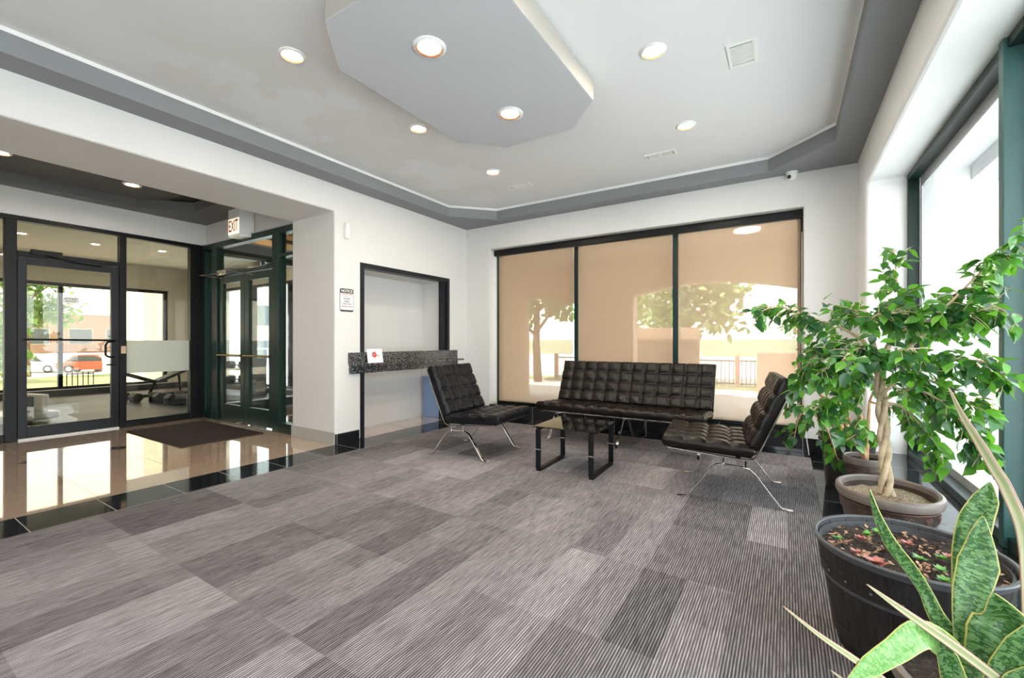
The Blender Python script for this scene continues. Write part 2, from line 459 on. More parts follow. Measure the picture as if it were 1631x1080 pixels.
M['pane'] = plain('distant window glass', (.10, .12, .13), .6, var=.1, sc=1)
M['carwhite'] = plain('white car paint', (.80, .81, .83), .2, var=.02, coat=.6)
M['carsilver'] = plain('silver car paint', (.55, .57, .60), .2, .3, var=.02, coat=.6)
M['carred'] = plain('red car paint', (.50, .13, .08), .25, var=.02, coat=.6)
M['tyre'] = plain('tyre rubber', (.02, .02, .02), .8)
M['lens'] = emit('warm lamp lens', (1.0, .86, .68), LAMP)
M['lensoff'] = emit('porch lamp lens', (1.0, .9, .75), 4.0)
M['cove'] = emit('amber cove tube', (1.0, .50, .10), 30.0)
M['exitface'] = emit('lit exit face', (1.0, .84, .60), .62)
M['exitred'] = plain('dark red letters', (.30, .03, .02), .5)
M['paper'] = plain('white paper', (.88, .88, .87), .6, var=.01)
M['signblack'] = plain('sign black', (.03, .03, .035), .5)
M['signred'] = plain('sign red', (.55, .08, .08), .5)
M['blue'] = plain('pale blue board', (.22, .32, .52), .5, var=.03)
M['rubber'] = plain('black rubber', (.015, .015, .017), .55)
M['peach'] = plain('peach plastic', (.70, .50, .34), .4)
M['camlens'] = plain('camera lens', (.01, .01, .012), .1)

# ---------------------------------------------------------------- setting
FX0, FX1 = -3.85, .20      # carpet
WL, WR, WB = -4.26, .588, 5.42
YF = -2.6                  # wall behind the camera
struct(MB().box(FX0, FX1, YF, 5.23, -.06, 0).build('floor', M['carpet']))
m = MB().box(WL, FX0, YF, WB, -.06, 0); m.box(FX0, WR, 5.23, WB, -.06, 0); m.box(FX1, WR, YF, 5.23, -.06, 0)
struct(m.build('floor_border', M['btile']))
struct(MB().box(-7.55, WL, YF, 5.5, -.06, -0.0005).build('floor_lobby', M['marble']))
struct(MB().box(-13, -7.55, YF, 5.5, -.06, -.001).build('floor_gym', M['gymfloor']))

# left wall: header over the lobby opening, pillar, alcove
out = [(YF, 2.93), (5.75, 2.93), (5.75, 0), (5.0, 0), (5.0, 2.04), (3.43, 2.04), (3.43, 0), (3.06, 0), (3.06, 2.6), (YF, 2.6)]
struct(MB().prism(out, -5.08, WL, 'x').build('wall_left', M['wall'], bevel=.018, seg=3))
struct(MB().box(-5.08, -4.79, 3.42, 5.1, 0, 2.2).build('wall_alcove', M['wall']))
# back wall with the blinds window
BX0, BX1, BZ0, BZ1 = -3.81, .148, .20, 2.548
struct(wall_grid([WL-.1, BX0, BX1, WR+.7], [0, BZ0, BZ1, 2.93], [(BX0, BX1, BZ0, BZ1)], WB, 5.75, 'y').build('wall_back', M['wall'], bevel=.012, seg=2))
# right wall, window in mid-thickness
RY0, RY1, RZ0, RZ1 = -2.2, 4.93, .17, 2.56
struct(wall_grid([YF, RY0, RY1, 5.42], [0, RZ0, RZ1, 2.93], [(RY0, RY1, RZ0, RZ1)], WR, 1.26, 'x').build('wall_right', M['reveal'], bevel=.03, seg=3))
struct(wall_grid([-13, -1.7, .4, 1.26], [0, .15, 2.56, 3.1], [(-1.7, .4, .15, 2.56)], YF-.2, YF, 'y').build('wall_front', M['wall']))  # the opening holds the added fill window
# black ledge in the right window and black base tiles
m = MB().box(WR-.012, .875, RY0, RY1, RZ0, .19); m.box(WR-.012, WR, RY0, 5.42, 0, .19)
struct(m.build('trim_1', M['bledge'], bevel=.004))
m = MB().box(WL, WR, WB-.014, WB, 0, .155)
struct(m.build('baseboard_back', M['btile'], bevel=.003))
m = MB().box(BX0, BX1, WB-.02, 5.62, .155, .205)
struct(m.build('trim_2', M['btile'], bevel=.003))
struct(MB().box(WL, WL+.014, 3.06, 3.38, 0, .115).build('baseboard_left', M['btile'], bevel=.003))
m = MB().box(-5.08, WL+.002, 3.046, 3.06, 0, .135)
struct(m.build('baseboard_pillar', M['gtile'], bevel=.002))

# ceilings: grey soffit ring, raised white tray, floating panel
TI = [(-4.01, YF+.3), (-4.01, 4.70), (-3.53, 5.20), (-.16, 5.22), (.363, 4.71), (.363, YF+.3)]
TO = [(WL, YF), (WL, WB), (WL+.02, WB), (WR-.02, WB), (WR, WB), (WR, YF)]
struct(MB().ring(TI, TO, 2.9, 3.03).build('ceiling_soffit', M['fascia'], bevel=.004))
struct(MB().box(WL-.02, WR+.02, YF, WB+.02, 3.06, 3.2).build('ceiling', M['ceil']))
m = MB().ring([(p[0]-.0, p[1]) for p in TI], TO, 3.031, 3.062)
struct(m.build('ceiling_trim', M['white']))
OCT = [(-2.443, 1.788), (-2.443, 2.994), (-2.135, 3.308), (-1.49, 3.308), (-1.185, 2.994), (-1.185, 1.788), (-1.49, 1.47), (-2.135, 1.47)]
m = MB(); m.prism(OCT, 2.9, 3.035); m.mi = [0, 1] + [1]*8
m2 = MB(); m2.prism([(-1.814+(x+1.814)*.8, 2.39+(y-2.39)*.8) for x, y in OCT], 3.03, 3.065)
pn = struct(m.build('ceiling_panel', [M['panel'], M['pside']], bevel=.006))
struct(m2.build('ceiling_panel_neck', M['white']))
# lobby ceiling
TI2 = [(-7.27, YF+.3), (-7.27, 2.23), (-6.83, 2.72), (-5.3, 2.72), (-5.3, YF+.3)]
TO2 = [(-7.55, YF), (-7.55, 3.15), (-7.53, 3.15), (-5.06, 3.15), (-5.06, YF)]
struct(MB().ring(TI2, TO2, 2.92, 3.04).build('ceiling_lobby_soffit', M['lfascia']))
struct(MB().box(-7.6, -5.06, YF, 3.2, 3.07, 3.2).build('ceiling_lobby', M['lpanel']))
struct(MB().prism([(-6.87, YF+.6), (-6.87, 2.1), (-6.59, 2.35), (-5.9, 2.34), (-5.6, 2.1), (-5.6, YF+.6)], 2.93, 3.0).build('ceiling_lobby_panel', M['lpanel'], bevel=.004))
# vestibule and gym shell
struct(MB().box(-7.6, -5.06, 3.2, 5.6, 3.05, 3.2).build('ceiling_vestibule', M['gymwall']))
m = MB().ring([(-7.35, 3.7), (-7.35, 5.1), (-5.4, 5.1), (-5.4, 3.7)], [(-7.49, 3.25), (-7.49, 5.5), (-5.09, 5.5), (-5.09, 3.25)], 2.75, 2.85)
struct(m.build('ceiling_vestibule_soffit', M['gymwall']))
struct(MB().box(-13.2, -7.56, YF, 5.6, 2.95, 3.2).build('ceiling_gym', M['gymwall']))
struct(wall_grid([YF, -1.5, 4.62, 5.75], [0, .13, 2.4, 2.95], [(-1.5, 4.62, .13, 2.4)], -13.25, -13, 'x').build('wall_gym', M['gymwall']))
struct(wall_grid([-13.25, -12.4, -8.0, -7.6], [0, .10, 2.5, 2.95], [(-12.4, -8.0, .10, 2.5)], 5.5, 5.75, 'y').build('wall_gym_front', M['gymwall']))
struct(MB().box(-13, -12.9, YF, 5.4, 0, .13).build('baseboard_gym', M['rubber']))
struct(MB().box(-12.9, -7.66, 5.36, 5.5, 0, .10).build('baseboard_gym_front', M['rubber']))
struct(MB().box(-7.62, -7.5, YF, 3.2, 2.6, 3.0).build('wall_lobby_header', M['wall']))
struct(MB().box(-7.5, -5.06, 3.15, 3.24, 2.62, 3.0).build('wall_door_header', M['wall']))
struct(MB().box(-13.4, 1.26, YF-.2, 5.75, 3.2, 3.45).build('ceiling_roof', M['white']))

# ---------------------------------------------------------------- glazing
def frame_boxes(m, plane, a0, a1, us, vs, w=.05):
    """frame grid in the plane 'x' (us=y) or 'y' (us=x): verticals at us, horizontals at vs"""
    pass
# right window
wr = thing('window_1', 'tall dark green framed window wall on the right', 'window', (0.91, 0, 0)); del wr['category']; struct(wr)
m = MB()
m.box(-.045, .03, RY0, RY1, RZ1-.05, RZ1); m.box(-.045, .03, RY0, RY1, RZ0+.02, RZ0+.075)
m.box(-.045, .03, RY1-.045, RY1, RZ0, RZ1)
m.build('outer_frame', M['gframe'], wr, bevel=.004)
for y in (2.93, .95, -1.05):
    m = MB().box(-.06, .06, y, y+.055, RZ0+.02, RZ1); m.build('mullion', M['teal'], wr, bevel=.005)
ys = [RY1-.045, 2.985, 2.93, 1.005, .95, -.995, -1.05, RY0]
for a, b in zip(ys[0::2], ys[1::2]):
    m = MB(); lo, hi = min(a, b), max(a, b)
    m.box(.03, .05, lo, hi, RZ0, RZ0+.13); m.box(.03, .05, lo, hi, RZ1-.13, RZ1); m.box(.03, .05, lo, lo+.05, RZ0+.13, RZ1-.13); m.box(.03, .05, hi-.05, hi, RZ0+.13, RZ1-.13)
    m.build('sash', M['silver'], wr, bevel=.003)
    MB().box(.036, .042, lo, hi, RZ0+.1, RZ1-.1).build('glass_pane', M['glass'], wr)
# back window
wb = thing('window_2', 'wide dark framed window behind the tan blinds', 'window', (0, 5.66, 0)); del wb['category']; struct(wb)
m = MB(); m.box(BX0, BX1, -.04, .04, BZ0, BZ0+.05); m.box(BX0, BX1, -.04, .04, BZ1-.06, BZ1); m.box(BX0, BX0+.05, -.04, .04, BZ0, BZ1); m.box(BX1-.05, BX1, -.04, .04, BZ0, BZ1)
m.build('outer_frame', M['gframe'], wb, bevel=.003)
for x in (-2.47, -1.155):
    MB().box(x-.035, x+.035, -.06, .05, BZ0, BZ1).build('mullion', M['gframe'], wb, bevel=.003)
MB().box(BX0, BX1, -.004, .004, BZ0, BZ1).build('glass_pane', M['glass'], wb)
wf = thing('fill_window', 'unseen window added behind the viewer to let in fill light', 'window', (0, YF-.1, 0)); del wf['category']; struct(wf)  # unseen window, added so daylight fills the room from behind
m = MB()
for x in (-1.7, -.7, .35): m.box(x, x+.05, -.04, .04, .15, 2.56)
m.build('mullion', M['gframe'], wf)
MB().box(-1.7, .4, -.004, .004, .15, 2.56).build('glass_pane', M['glass'], wf)
# blinds
hb = tag(MB().box(BX0+.012, BX1-.004, 5.515, 5.60, 2.455, 2.545).build('blind_cassette', M['black'], bevel=.005), 'long black blind cassette above the three tan roller blinds', 'blind cassette')
for (a, b, lab) in ((-3.735, -2.505, 'tan roller blind on the left of the back window, left of the sofa'), (-2.425, -1.185, 'tan roller blind in the middle of the back window behind the sofa'), (-1.115, .125, 'tan roller blind on the right, showing the leafy tree and iron fence')):
    t = thing('roller_blind', lab, 'blind', (0, 5.56, 0), 0, 'roller blinds')
    MB().box(a, b, -.0015, .0015, .245, 2.47).build('shade_cloth', M['shade'], t)
    MB().box(a, b, -.010, .010, .222, .247).build('bottom_bar', M['black'], t, bevel=.003)

# gym glazing on the left of the lobby (x = -7.55)
GX = -7.55
door = thing('door_1', 'black framed glass gym door', 'door', (GX, 1.22, 0)); del door['category']; struct(door)
DW = .905
m = MB(); m.box(-.03, .03, 0, .075, .02, 2.14); m.box(-.03, .03, DW-.075, DW, .02, 2.14); m.box(-.03, .03, .075, DW-.075, 2.05, 2.14); m.box(-.03, .03, .075, DW-.075, .02, .15)
m.build('door_frame', M['dframe'], door, bevel=.004)
MB().box(-.004, .004, .075, DW-.075, .15, 2.05).build('glass_pane', M['glassgym'], door)
MB().tube([(.05, .04, 1.175), (.05, DW-.03, 1.165)], .012, 10).build('push_bar', M['black'], door, smooth=True)
MB().tube([(.03, DW-.05, 1.15), (.065, DW-.08, 1.15), (.085, DW-.13, 1.14), (.09, DW-.15, 1.10), (.09, DW-.15, .98), (.085, DW-.13, .955), (.065, DW-.09, .945), (.03, DW-.05, .945)], .012, 10).build('pull_handle', M['black'], door, smooth=True)
MB().tube([(.03, DW-.04, .85), (.07, DW-.05, .85), (.075, DW-.14, .845)], .009, 8).build('lever', M['black'], door, smooth=True)
m = MB().box(.03, .09, .1, .36, 2.17, 2.23); m.tube([(.07, .16, 2.2), (.14, .45, 2.12), (.05, .72, 2.12)], .012, 6); m.build('door_closer', M['black'], door, bevel=.003)
gl = thing('window_3', 'black framed glass wall between lobby and gym', 'window', (GX, 0, 0)); del gl['category']; struct(gl)
m = MB(); m.box(-.05, .05, YF, 3.15, 2.55, 2.61); m.box(-.05, .05, 1.12, 1.215, 0, 2.55); m.box(-.05, .05, 2.13, 2.20, 0, 2.55); m.box(-.05, .05, 2.94, 3.15, 0, 2.55)
m.box(-.05, .05, 1.215, 2.13, 2.145, 2.20); m.box(-.04, .04, YF, 1.12, 0, .09); m.box(-.04, .04, 2.2, 2.94, 0, .09)
m.build('frame', M['black'], gl, bevel=.004)
MB().box(-.004, .004, YF, 1.12, .09, 2.55).build('glass_pane', M['glassgym'], gl)
MB().box(-.004, .004, 2.2, 2.94, .09, 2.55).build('glass_pane', M['glassgym'], gl)
MB().box(-.004, .004, 1.215, 2.13, 2.2, 2.55).build('transom_pane', M['glassgym'], gl)
MB().box(.0045, .0055, 2.2, 2.94, .72, 1.165).build('frosted_film', M['film'], gl)
MB().box(.0045, .0055, .3, 1.12, .02, .03).build('threshold', M['silver'], gl)
MB().box(-.05, .06, 1.22, 2.12, .0, .018).build('door_sill', M['trim'], gl)
cr = tag(MB().box(GX+.05, GX+.065, 2.14, 2.19, .99, 1.09).build('card_reader', M['peach'], bevel=.003), 'small peach card reader on the post right of the gym door', 'card reader')

def text(name, s, size, m, parent, loc, rot, ext=.0006, bold=0):
    c = bpy.data.curves.new(name, 'FONT'); c.body = s; c.size = size; c.extrude = ext; c.align_x = 'CENTER'; c.align_y = 'CENTER'; c.offset = bold
    o = bpy.data.objects.new(name, c); me = bpy.data.meshes.new_from_object(o); bpy.data.objects.remove(o); me.materials.clear(); me.materials.append(m)
    o = bpy.data.objects.new(name, me); COL.objects.link(o); o.parent = parent; o.location = loc; o.rotation_euler = rot; return o
dl = thing('door_label', 'small cream two-line label on the gym door glass', 'label', (GX+.006, 1.67, 1.665))
MB().box(0, .001, -.075, .075, -.035, .035).build('backing', M['paper'], dl)
text('lettering', 'FITNESS', .032, M['signblack'], dl, (.002, 0, .014), (PI/2, 0, PI/2))
text('lettering', 'ROOM', .032, M['signblack'], dl, (.002, 0, -.017), (PI/2, 0, PI/2))

# double doors (y = 3.15), green frames
DY = 3.15
dd = thing('window_4', 'green framed storefront around the double doors', 'window', (0, DY, 0)); del dd['category']; struct(dd)
m = MB(); m.box(-7.5, -5.08, -.05, .05, 2.52, 2.60)
for a, b in ((-7.5, -7.42), (-7.22, -7.06), (-5.60, -5.44), (-5.14, -5.08)): m.box(a, b, -.05, .05, 0, 2.52)
m.box(-7.06, -5.60, -.05, .05, 2.10, 2.17); m.box(-5.44, -5.14, -.05, .05, 2.22, 2.26)
m.box(-7.42, -7.22, -.05, .05, 0, .12); m.box(-5.44, -5.14, -.05, .05, 0, .12)
m.build('frame', M['gframe'], dd, bevel=.004)
m = MB().box(-7.5, -5.08, -.055, -.05, 2.60, 2.615); m.build('bright_trim', M['silver'], dd)
for a, b, c, d in ((-7.42, -7.22, .12, 2.52), (-5.44, -5.14, .12, 2.22), (-5.44, -5.14, 2.26, 2.52), (-7.06, -5.60, 2.17, 2.52)):
    MB().box(a, b, -.004, .004, c, d).build('glass_pane', M['glass'], dd)
lid = ['door_2', 'door_3']
for i, (x0, x1) in enumerate(((-7.05, -6.335), (-6.325, -5.61))):
    t = thing(lid[i], 'green framed glass entrance door leaf', 'door', (x0, DY, 0)); del t['category']; struct(t)
    W_ = x1-x0
    m = MB(); m.box(0, .11, -.025, .025, .02, 2.09); m.box(W_-.11, W_, -.025, .025, .02, 2.09); m.box(.11, W_-.11, -.025, .025, 1.99, 2.09); m.box(.11, W_-.11, -.025, .025, .02, .25)
    m.build('door_frame', M['gframe'], t, bevel=.004)
    MB().box(.11, W_-.11, -.004, .004, .25, 1.99).build('glass_pane', M['glass'], t)
    MB().tube([(.03, -.06, .955), (W_-.03, -.06, .955)], .016, 10).build('push_bar', M['brass'], t, smooth=True)
    m = MB().box(.22, .55, -.10, -.03, 2.13, 2.20) if i else MB().box(.1, .35, -.10, -.03, 2.10, 2.17)
    m.tube([(.3, -.07, 2.13), (-.12, -.22, 2.10), (.15, -.04, 2.06)] if not i else [(.3, -.07, 2.14), (-.1, -.25, 2.12), (.25, -.04, 2.05)], .010, 6)
    m.build('door_closer', M['chrome'], t, bevel=.003)
MB().tube([(.60, .06, .72), (.60, .06, 1.32)], .014, 8).build('pull_handle', M['black'], bpy.data.objects['door_3'], smooth=True)
# vestibule: glass side wall to the gym and glazed outer front
vs_ = thing('window_5', 'glazed vestibule side and front', 'window', (0, 0, 0)); del vs_['category']; struct(vs_)
m = MB(); m.box(GX-.05, GX+.05, 3.2, 5.5, .0, .16); m.box(GX-.05, GX+.05, 3.2, 5.5, 2.5, 2.95); m.box(GX-.04, GX+.04, 5.4, 5.5, .16, 2.5)
m.box(GX-.05, -5.08, 5.5, 5.6, 2.5, 3.05); m.box(GX-.05, -5.08, 5.5, 5.6, 0, .08)
for x in (-6.7, -5.9, -5.16): m.box(x, x+.06, 5.5, 5.6, .08, 2.5)
m.build('frame', M['gframe'], vs_, bevel=.004)
MB().box(GX-.052, GX+.052, 3.2, 5.4, .16, .175).build('sill', M['silver'], vs_)
MB().box(GX-.004, GX+.004, 3.2, 5.4, .16, 2.5).build('glass_pane', M['glass'], vs_)
MB().box(GX, -5.08, 5.546, 5.554, .08, 2.5).build('glass_pane', M['glass'], vs_)
# gym outer windows
gw = thing('window_6', 'black framed gym window to the street', 'window', (-13.1, 0, 0)); del gw['category']; struct(gw)
m = MB(); m.box(-.05, .05, -1.5, 4.62, 2.33, 2.4); m.box(-.05, .05, -1.5, 4.62, .13, .19)
for y in (-1.5, .5, 2.70, 4.55): m.box(-.05, .05, y, y+.07, .19, 2.33)
m.build('frame', M['black'], gw, bevel=.004)
MB().box(-.02, .14, -1.5, 4.62, .115, .135).build('sill', M['silver'], gw)
MB().box(-.004, .004, -1.5, 4.62, .19, 2.33).build('glass_pane', M['glassouter'], gw)
gw = thing('window_7', 'black framed gym window to the front', 'window', (0, 5.6, 0)); del gw['category']; struct(gw)
m = MB(); m.box(-12.4, -8, -.05, .05, 2.44, 2.5); m.box(-12.4, -8, -.05, .05, .10, .15)
for x in (-12.4, -10.9, -9.4, -8.06): m.box(x, x+.06, -.05, .05, .15, 2.44)
m.build('frame', M['black'], gw, bevel=.004)
MB().box(-12.4, -8, -.14, .02, .085, .102).build('sill', M['silver'], gw)
MB().box(-12.4, -8, -.004, .004, .15, 2.44).build('glass_pane', M['glass'], gw)

# ---------------------------------------------------------------- reception counter in the alcove
t = thing('reception_frame', 'black metal frame around the reception alcove opening in the left wall', 'door frame', (WL, 0, 0)); t['kind'] = 'structure'; del t['category']; t.name = 'trim_3'
m = MB(); m.box(-.12, .012, 3.40, 3.455, 0, 2.085); m.box(-.12, .012, 4.955, 5.005, 0, 2.085); m.box(-.12, .012, 3.455, 4.955, 2.03, 2.085)
m.build('casing', M['dframe'], t, bevel=.003)
MB().box(-.10, -.02, 4.885, 4.955, 0, 2.03).build('inner_post', M['dframe'], t, bevel=.002)
t = thing('reception_counter', 'black speckled granite reception shelf set across the alcove opening', 'counter', (WL, 0, 0))
MB().box(-.02, .035, 3.232, 5.16, .895, 1.022).build('upstand', M['granite'], t, bevel=.002)
MB().box(-.30, .155, 3.24, 5.17, .872, .897).build('shelf', M['granite'], t, bevel=.003)
MB().box(-.02, .045, 3.245, 5.155, .778, .872).build('apron', M['granite'], t, bevel=.002)
pc = thing('paper_card', 'white paper card with a small red flower print on the granite shelf', 'card', (WL+.075, 3.57, .898), 0)
MB().box(-.001, .001, -.115, .115, 0, .165).xf(Matrix.Rotation(math.radians(-10), 4, 'Y')).build('sheet', M['paper'], pc)
m = MB()
for a in range(5):
    m.ball((.002, -.01+.022*math.cos(a*1.256), .095+.022*math.sin(a*1.256)), .017, 8, 6, (.08, 1, 1))
m.xf(Matrix.Rotation(math.radians(-10), 4, 'Y')).build('flower_print', M['signred'], pc)
m = MB().ball((.002, .045, .08), .02, 8, 6, (.08, 1.3, .35)); m.xf(Matrix.Rotation(math.radians(-10), 4, 'Y')).build('leaf_print', M['tanwall'], pc)
tag(MB().box(-4.75, -4.42, 4.955, 4.985, 0, .62).build('storage_board', M['blue'], bevel=.006), 'pale blue board standing at the far end of the reception alcove', 'board')
# notice sign
sg = thing('notice_sign', 'small white notice sign with black header left of the reception opening', 'sign', (WL, 3.215, 1.622))
def rrect(w, h, r, n=5):
    p = []
    for cx, cz, a0 in ((w/2-r, h/2-r, 0), (-w/2+r, h/2-r, 90), (-w/2+r, -h/2+r, 180), (w/2-r, -h/2+r, 270)):
        for i in range(n+1):
            a = math.radians(a0+90*i/n); p.append((cx+r*math.cos(a), cz+r*math.sin(a)))
    return p
MB().prism(rrect(.182, .262, .022), .0005, .003, 'x').build('border', M['signblack'], sg)
MB().prism(rrect(.172, .250, .018), .003, .0036, 'x').build('face', M['paper'], sg)
MB().prism([(p[0], p[1]*.19+.103) for p in rrect(.178, .262, .02)], .0036, .0042, 'x').build('header', M['signblack'], sg)
MB().prism([(p[0], p[1]*.055-.118) for p in rrect(.174, .262, .015)], .0036, .0042, 'x').build('footer', M['signblack'], sg)
for s_, z_, h_, mm in (('NOTICE', .103, .042, 'paper'), ('THIS PROPERTY UNDER', .066, .0135, 'signred'), ('24', .043, .018, 'signblack'), ('HOURS', .016, .026, 'signblack'), ('VIDEO', -.016, .026, 'signblack'), ('THIS AREA IS UNDER', -.043, .0125, 'signblack'), ('SURVEILLANCE', -.073, .021, 'signred')):
    text('lettering', s_, h_, M[mm], sg, (.0045, 0, z_), (PI/2, 0, PI/2), bold=.0006)
tag(MB().box(WL, WL+.045, 3.175, 3.225, 2.32, 2.50).build('motion_detector', M['trim'], bevel=.012, seg=3), 'slim white motion detector on the wall above the notice sign', 'detector')

# exit sign
ex = thing('exit_sign', 'white exit sign with a lit face and dark red letters above the double doors', 'exit sign', (-6.10, 2.95, 2.555))
MB().box(-.30, 0, 0, .19, 0, .37).build('housing', M['trim'], ex, bevel=.006)
MB().box(-.285, -.015, -.004, 0, .03, .235).build('lit_face', M['exitface'], ex)
text('lettering', 'EXIT', .215, M['exitred'], ex, (-.15, -.006, .132), (PI/2, 0, 0), .001, .003).scale = (.56, 1, 1)

# ---------------------------------------------------------------- ceiling fixtures
def downlight(x, y, z, lab, r=.085):
    t = thing('recessed_downlight', lab, 'ceiling light', (x, y, z), 0, 'recessed ceiling lights')
    MB().lathe([(r*.79, -.012), (r*.83, -.013), (r, -.005), (r, 0), (r*.70, 0), (r*.70, -.001)], 32).build('trim_ring', M['trim'], t, smooth=True)
    MB().lathe([(r*.64, -.003), (r*.79, -.013), (r*.80, -.013), (r*.80, -.002)], 32).build('baffle', M['gold'], t, smooth=True)
    MB().disc((0, 0, -.004), r*.68, 32).build('lens', M['lens'], t)
    return t
Z1 = 3.06
for x, y, lab in ((-2.79, 1.68, 'round lit downlight on the stained ceiling nearest the lobby side'), (-2.79, 2.86, 'round lit downlight on the white ceiling tucked against the left edge of the grey panel'),
                  (-2.80, 4.04, 'round lit downlight nearest the far left corner, by the small vent'), (-.745, 2.92, 'round lit downlight on the white ceiling right of the grey panel, beside the square vent'),
                  (-.755, 4.08, 'round lit downlight on the white ceiling in front of the long far vent'), (-.745, 1.6, 'unseen downlight added near the window wall behind the view to brighten the room'), (-.745, .3, 'unseen downlight added above the viewer by the window to brighten the room')):  # the last two are unseen downlights added to brighten the room
    downlight(x, y, Z1, lab)
downlight(-1.797, 1.932, 2.9, 'large lit downlight in the near end of the grey octagonal ceiling panel', .10)
downlight(-1.797, 2.825, 2.9, 'large lit downlight in the far end of the grey octagonal ceiling panel', .10)
downlight(-6.28, 1.89, 2.93, 'lit downlight in the dark lobby ceiling panel, right one')
downlight(-6.25, .90, 2.93, 'lit downlight in the dark lobby ceiling panel cut by the left edge')
for x, y, l in ((-10.75, 1.79, 'lit downlight in the gym ceiling nearest the left edge'), (-10.8, 2.72, 'lit downlight in the gym ceiling seen above the gym door'), (-10.5, 3.63, 'lit downlight in the gym ceiling beside the exit sign reflection'), (-9.2, 4.6, 'lit downlight in the gym ceiling seen through the double doors')):
    downlight(x, y, 2.95, l)
def vent(x, y, w, l, lab, n, kind):
    t = thing('ceiling_vent', lab, 'vent', (x, y, Z1), 0, 'ceiling vents')
    m = MB().ring([(-w/2+.02, -l/2+.02), (w/2-.02, -l/2+.02), (w/2-.02, l/2-.02), (-w/2+.02, l/2-.02)], [(-w/2, -l/2), (w/2, -l/2), (w/2, l/2), (-w/2, l/2)], -.008, 0)
    m.build('frame', M['trim'], t, bevel=.002)
    MB().box(-w/2+.02, w/2-.02, -l/2+.02, l/2-.02, -.002, -.0005).build('backing', M['fascia'], t)
    for i in range(n):
        y0 = -l/2+.03+(l-.06)*(i+.5)/n
        if kind == 'y': MB().box(-w/2+.02, w/2-.02, y0-.006, y0+.006, -.007, -.003).build('slat', M['trim'], t)
        else:
            x0 = -w/2+.03+(w-.06)*(i+.5)/n; MB().box(x0-.004, x0+.004, -l/2+.02, l/2-.02, -.007, -.003).build('slat', M['trim'], t)
    if kind == 'x': MB().box(-.012, .012, -l/2+.02, l/2-.02, -.008, -.003).build('divider', M['trim'], t)
vent(-.25, 3.26, .17, .27, 'square white ceiling vent near the window side', 12, 'y')
vent(-1.09, 4.58, .30, .13, 'long white ceiling vent with two grilles toward the back window', 22, 'x')
vent(-2.76, 4.58, .28, .12, 'small white ceiling vent near the far left corner', 22, 'x')
# dome camera
dc = thing('security_camera', 'white dome security camera under the grey soffit on the back wall', 'security camera', (.045, 5.36, 2.90))
MB().lathe([(0.001, -.012), (.052, -.012), (.056, 0), (.001, 0)], 24).build('base', M['trim'], dc, smooth=True)
MB().ball((0, 0, -.035), .048, 20, 14).build('housing', M['trim'], dc, smooth='all')
MB().ball((-.022, -.032, -.052), .020, 12, 8).build('lens', M['camlens'], dc, smooth='all')

# floor mat
tag(MB().box(-.79, .79, -.44, .44, 0, .012).build('entrance_mat', M['mat'], bevel=.005, loc=(-6.32, 2.52, 0)), 'brown entrance mat on the polished granite before the double doors', 'mat')
# vestibule mat, orange cove
tag(MB().box(-6.8, -5.3, 4.1, 5.2, 0, .012).build('vestibule_mat', M['mat'], bevel=.005), 'dark mat inside the glazed vestibule beyond the double doors', 'mat')
tag(MB().tube([(-7.2, 3.6, 2.90), (-5.6, 3.6, 2.90)], .015, 8).build('cove_tube', M['cove']), 'amber tube light in the vestibule ceiling tray', 'light')

# ---------------------------------------------------------------- furniture
def cushion(w, l, t, nc, nr, res=10, puff=.021):
    """tufted cushion lying in XY, x in +-w/2, y 0..l, top at z=t"""
    m = MB(); nx, ny = nc*res, nr*res; R = .022
    def prof(d):
        if d >= R: return 1.0
        q = 1-d/R; return math.sqrt(max(0, 1-q*q))
    T = [[0]*(ny+1) for _ in range(nx+1)]; B = [[0]*(ny+1) for _ in range(nx+1)]
    for i in range(nx+1):
        for j in range(ny+1):
            x = -w/2+w*i/nx; y = l*j/ny
            u = (i % res)/res; v = (j % res)/res
            du = min(u, 1-u); dv = min(v, 1-v)
            eu = i in (0, nx); ev = j in (0, ny)
            ddu = du if res <= i <= nx-res else (du if (i > res/2 and i < nx-res/2) else .5)
            ddv = dv if res <= j <= ny-res else (dv if (j > res/2 and j < ny-res/2) else .5)
            seam = min(ddu, ddv)
            h = puff*(.35*(1-math.exp(-seam*seam/.0016))+.65*(1-(1-2*min(ddu,.5))**2.6)*(1-(1-2*min(ddv,.5))**2.6))
            btn = .009*math.exp(-(ddu*ddu+ddv*ddv)/.018)
            d = min(x+w/2, w/2-x, y, l-y); pf = prof(d)
            wr = .0016*math.sin(37*x+11*math.sin(9*y))*math.sin(29*y+5*x)
            mid = t*.45
            top = t-puff+h-btn+wr*pf
            T[i][j] = len(m.v); m.v.append((x, y, mid+(top-mid)*(.30+.70*pf)))
            B[i][j] = len(m.v); m.v.append((x, y, mid-mid*(.30+.70*pf)))
    for i in range(nx):
        for j in range(ny):
            m.face((T[i][j], T[i+1][j], T[i+1][j+1], T[i][j+1])); m.face((B[i][j], B[i][j+1], B[i+1][j+1], B[i+1][j]))
    for i in range(nx):
        m.face((T[i][0], B[i][0], B[i+1][0], T[i+1][0])); m.face((T[i][ny], T[i+1][ny], B[i+1][ny], B[i][ny]))
    for j in range(ny):
        m.face((T[0][j], T[0][j+1], B[0][j+1], B[0][j])); m.face((T[nx][j], B[nx][j], B[nx][j+1], T[nx][j+1]))
    return m
btn_mesh = None
